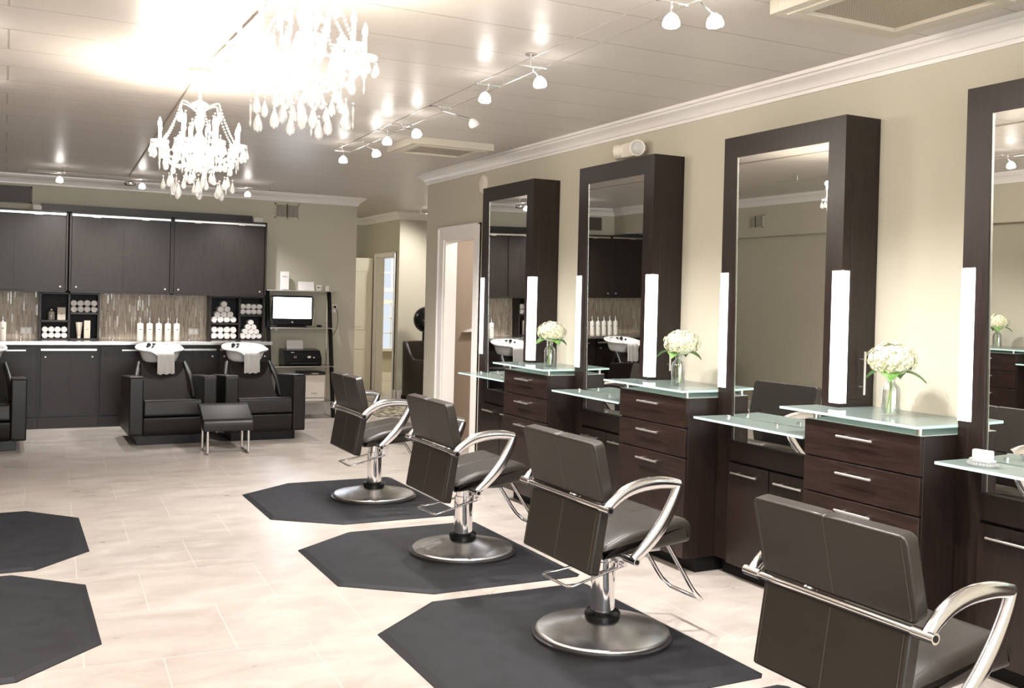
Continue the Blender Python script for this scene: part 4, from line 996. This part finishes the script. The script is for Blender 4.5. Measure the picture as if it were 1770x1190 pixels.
for y, dx, lit, tv, aim in ((3.33, .0, 1, (.0, .0), (.9, .1)), (3.20, .05, 1, (.25, .1), (1.1, -.2)), (4.63, .02, 1, (.1, 0), (.9, 0)), (5.16, 0, 1, (-.05, 0), (.6, 0)), (5.92, 0, 0, (.6, .1), (1.2, 0)), (6.68, 0, 1, (.15, -.3), (.9, -.3)), (7.0, 0, 1, (0, 0), (.4, .3)),
                            (7.62, 0, 1, (.3, .1), (.9, .4)), (8.18, 0, 1, (0, 0), (-.2, .5)), (1.9, 0, 1, (.1, 0), (.8, 0)), (.6, 0, 1, (0, 0), (.3, .4)), (-.6, 0, 1, (0, 0), (-.3, .2))):
    spot_head(t, XR(y)+dx, y, 2.795, bool(lit), (aim[0]*.62, aim[1]), tv)
t = track('wire track light over the sink chairs along the back wall', .2, 11.55, 2.85, 11.75, 2.79, (.35, 2.6), ())
for x, y, aim in ((.505, 11.55, (.1, .9)), (1.335, 11.62, (.1, .55)), (2.50, 11.70, (-.1, .6))): spot_head(t, x, y, 2.79, True, aim, (0, -.05), 90, ry=.05, ang=120)
t = track('wire track light over the left-hand chairs, barely in the picture', -.12, -2.4, -.12, 8.05, 2.795, (1, 5, 10.2), ())
for y in (-1.2, .8, 2.6, 4.4, 5.6, 7.0): spot_head(t, -.12, y, 2.795, True, (-.7, .1), (-.1, 0), E_SPOT*1.15)
t = thing('track_transformer', 'round chrome transformer hanging at the ceiling near the back wall', 'light fixture', (1.245, 11.95, 2.74)); MB().lathe([(0, 0), (.05, .004), (.066, .018), (.066, .034), (.05, .046), (.03, .05), (0, .0502)], n=28).build('housing', CHROME, t, smooth=50)
m = MB(); m.sweep([(0, 0, .05), (0, 0, ZC-2.74)], .006, 8); m.build('stem', CHROME, t)
m = MB(); m.sweep([(1.24, 11.95, ZC-.008), (1.0, 6.05, ZC-.008)], .006, 6); m.sweep([(1.0, 6.0, ZC-.008), (1.03, 3.8, ZC-.008)], .006, 6)
tag(m.build('ceiling_conduit', mat('conduit_paint', (.42, .36, .30), .4)), 'thin conduit along the ceiling linking the chandeliers to the back track', 'conduit')
t = track('short track light over the hall beyond the right wall', 5.2, 13.35, 5.9, 13.20, 2.78, (.12, .55), ()); spot_head(t, 5.46, 13.30, 2.78, True, (-.9, 2.4), (0, 0), 62, ry=.03)

# emergency light and wall speaker
t = thing('emergency_light', 'ivory twin-head emergency light above the second mirror tower', 'emergency light', (W, 5.86, 2.64))
m = MB(); m.prism(rrect(-.10, .10, -.052, .052, .04, 6), -.085, -.001, 'x'); m.build('housing', PLASTW, t, bevel=.008)
for s, d in ((-1, Vector((-.75, -.65, -.1))), (1, Vector((-.55, .8, -.1)))):
    c = Vector((-.06, s*.105, 0)); M = Matrix.Translation(c) @ d.normalized().to_track_quat('Z', 'Y').to_matrix().to_4x4()
    m = MB(); m.lathe([(0, -.045), (.040, -.045), (.050, -.02), (.054, .03), (.056, .048), (.047, .050), (.047, .044)], n=28, M=M, caps=False); h = m.build('lamp_head', PLASTW, t, smooth=50)
    m = MB(); m.lathe([(0, .036), (.02, .038), (.047, .044), (.047, .046), (.0, .0462)], n=18, M=M); m.build('lens', CRYST2, h, smooth=0)
m = MB(); m.lathe([(0, 0), (.085, 0), (.085, .010), (.070, .018), (0, .020)], n=40, M=Matrix.Translation((W, 8.39, 2.637)) @ Matrix.Rotation(-PI/2, 4, 'Y'))
tag(m.build('wall_speaker', PLASTW, smooth=50), 'round cream disc high on the right wall by the farthest mirror', 'speaker')

# ================================================================== CHANDELIERS
def drop_mesh():
    b = MB(); b.lathe([(0, 0), (.003, -.004), (.007, -.018), (.0135, -.036), (.0150, -.048), (.011, -.060), (0, -.066)], n=8); b.sphere((0, 0, .008), .0055, 1); me = b.mesh('crystal_drop', 0); me.materials.append(CRYSTAL); return me
def spear_mesh():
    b = MB(); b.lathe([(0, 0), (.005, -.012), (.006, -.03), (.003, -.06), (.0055, -.072), (0, -.09)], n=6); b.sphere((0, 0, .007), .005, 1); me = b.mesh('crystal_spear', 0); me.materials.append(CRYSTAL); return me
def candle_parts():
    b = MB(); b.lathe([(.0085, 0), (.0085, .075), (.006, .078), (0, .0781)], n=12); cs = b.mesh('candle_sleeve'); cs.materials.append(PAPER)
    b = MB(); b.lathe([(.005, 0), (.010, .010), (.0115, .022), (.007, .040), (.002, .054), (0, .056)], n=12); cb = b.mesh('bulb'); cb.materials.append(BULB)
    b = MB(); b.lathe([(.010, .012), (.020, .004), (.045, .002), (.052, .012), (.050, .016), (.040, .008), (.018, .010), (.010, .018)], n=16, caps=False); bo = b.mesh('bobeche', 0); bo.materials.append(CRYSTAL)
    return cs, cb, bo
DM, SM = drop_mesh(), spear_mesh(); CSM, CBM, BOM = candle_parts()
def inst(me, name, parent, loc, rz=0, s=1):
    o = bpy.data.objects.new(name, me); C.objects.link(o); o.parent = parent; o.location = loc; o.rotation_euler = (0, 0, rz); o.scale = (s, s, s); return o
def chandelier(label, x, y, dz, rot, nb=8):
    t = thing('chandelier', label, 'chandelier', (x, y, ZC), rot, 'crystal chandeliers')
    z0 = -ZC+dz                                   # world z = value + dz
    MB().lathe([(0, -.002), (.066, -.002), (.070, -.012), (.070, -.034), (.055, -.040), (.030, -.048), (.016, -.070), (.008, -.085), (0, -.086)], n=32).build('canopy', GOLD, t, smooth=40)
    m = MB(); m.sweep([(0, 0, -.08), (0, 0, 2.68+z0)], .006, 8)
    for k in range(6): m.sphere((0, 0, -.10-.018*k), .010, 1)
    m.build('stem', GOLD, t)
    m = MB(); m.lathe([(0, 2.69), (.015, 2.685), (.05, 2.665), (.052, 2.655), (.018, 2.64), (.014, 2.60), (.032, 2.565), (.022, 2.53), (.012, 2.50), (.040, 2.455), (.048, 2.42), (.030, 2.37), (.06, 2.35), (.058, 2.33), (.03, 2.30), (.02, 2.27), (0, 2.265)], (0, 0, z0), 12); m.build('column', CRYSTAL, t, smooth=0)
    tops = []
    # upper crown of small scroll arms
    for k in range(6):
        a = 2*PI*k/6+.2; d = Vector((math.cos(a), math.sin(a), 0)); m = MB()
        m.sweep(smoothpts([d*.02+Vector((0, 0, 2.62+z0)), d*.07+Vector((0, 0, 2.655+z0)), d*.115+Vector((0, 0, 2.665+z0)), d*.125+Vector((0, 0, 2.635+z0))], 4), .004, 6); m.build('scroll_arm', GOLD, t)
        inst(DM, 'crystal_drop', t, d*.125+Vector((0, 0, 2.622+z0)), a, .95); tops.append(d*.122+Vector((0, 0, 2.65+z0)))
    def chain(p, q, sag, n):
        bd = MB()
        for i in range(n):
            u = i/(n-1); c = p.lerp(q, u); bd.sphere((c.x, c.y, c.z-sag*4*u*(1-u)), .0066, 1)
        bd.build('bead_chain', CRYSTAL, t, smooth=0)
    tips = []
    for k in range(nb):
        a = 2*PI*k/nb; d = Vector((math.cos(a), math.sin(a), 0)); R = .235
        m = MB(); m.sweep(smoothpts([d*.03+Vector((0, 0, 2.345+z0)), d*.08+Vector((0, 0, 2.30+z0)), d*.15+Vector((0, 0, 2.30+z0)), d*.215+Vector((0, 0, 2.355+z0)), d*R+Vector((0, 0, 2.405+z0))], 4), .0065, 8); m.build('arm', CRYSTAL, t, smooth=60)
        c = d*R+Vector((0, 0, 2.41+z0)); inst(BOM, 'bobeche', t, c, a); inst(CSM, 'candle_sleeve', t, c+Vector((0, 0, .012))); inst(CBM, 'bulb', t, c+Vector((0, 0, .090)))
        tips.append(c)
        for j in range(6):
            b = a+(-2.5+j)*.95; e = Vector((math.cos(b), math.sin(b), 0)); inst(DM, 'crystal_drop', t, c+e*.049+Vector((0, 0, -.008)), b, .85)
        inst(SM, 'crystal_spear', t, c+Vector((0, 0, -.045)), a, 1.0)
        l = light('POINT', 'candle_bulb_light', (0, 0, 0), E_BULB, WARM, .02); l.parent = t; l.location = c+Vector((0, 0, .15))
    for k in range(nb):
        chain(tips[k]+Vector((0, 0, 0)), tips[(k+1) % nb]+Vector((0, 0, 0)), .045, 16)
        chain(tops[k % 6], tips[k] if nb == 6 else tips[int(round((k % 6+.19)*nb/6)) % nb], .03, 18)
        chain(tips[k]*.9+Vector((0, 0, tips[k].z*.1-.06)), Vector((0, 0, 2.27+z0)), .03, 14)
    for k in range(16):                             # ring of hanging drops below
        a = 2*PI*k/16+.1; R = .17+.025*(k % 2); z = 2.245-.025*(k % 2); inst(SM if k % 4 == 1 else DM, 'crystal_drop', t, (R*math.cos(a), R*math.sin(a), z+z0), a, 1.05)
    for k in range(8):
        a = 2*PI*k/8+.3; inst(DM, 'large_crystal_drop', t, (.155*math.cos(a)*(.7 if k % 2 else 1.15), .155*math.sin(a)*(.7 if k % 2 else 1.15), 2.195+z0), a, 1.25)
    for k in range(12):
        a = 2*PI*k/12+.2; inst(SM, 'crystal_spear', t, (.095*math.cos(a), .095*math.sin(a), 2.60-.05*(k % 2)+z0), a, 1.25); inst(DM, 'crystal_drop', t, (.13*math.cos(a), .13*math.sin(a), 2.47-.04*(k % 2)+z0), a, 1.1); inst(DM, 'crystal_drop', t, (.19*math.cos(a+.25), .19*math.sin(a+.25), 2.36-.03*(k % 2)+z0), a, 1.1)
    for k in range(8):
        a = 2*PI*k/8; inst(DM, 'crystal_drop', t, (.075*math.cos(a), .075*math.sin(a), 2.27+z0), a, 1)
    inst(DM, 'large_crystal_drop', t, (0, 0, 2.235+z0), 0, 1.7)
    return t
chandelier('crystal chandelier with lit candle bulbs, smaller-looking one whose ceiling canopy shows', 1.003, 6.025, 0, .25)
chandelier('crystal chandelier with lit candle bulbs, unseen, added behind the camera for warm light', 1.0, 1.47, .07, .4)  # unseen extra chandelier, added to warm the upright faces
chandelier('crystal chandelier with lit candle bulbs, large one cut off by the top of the photo', 1.0, 3.75, .07, .62)
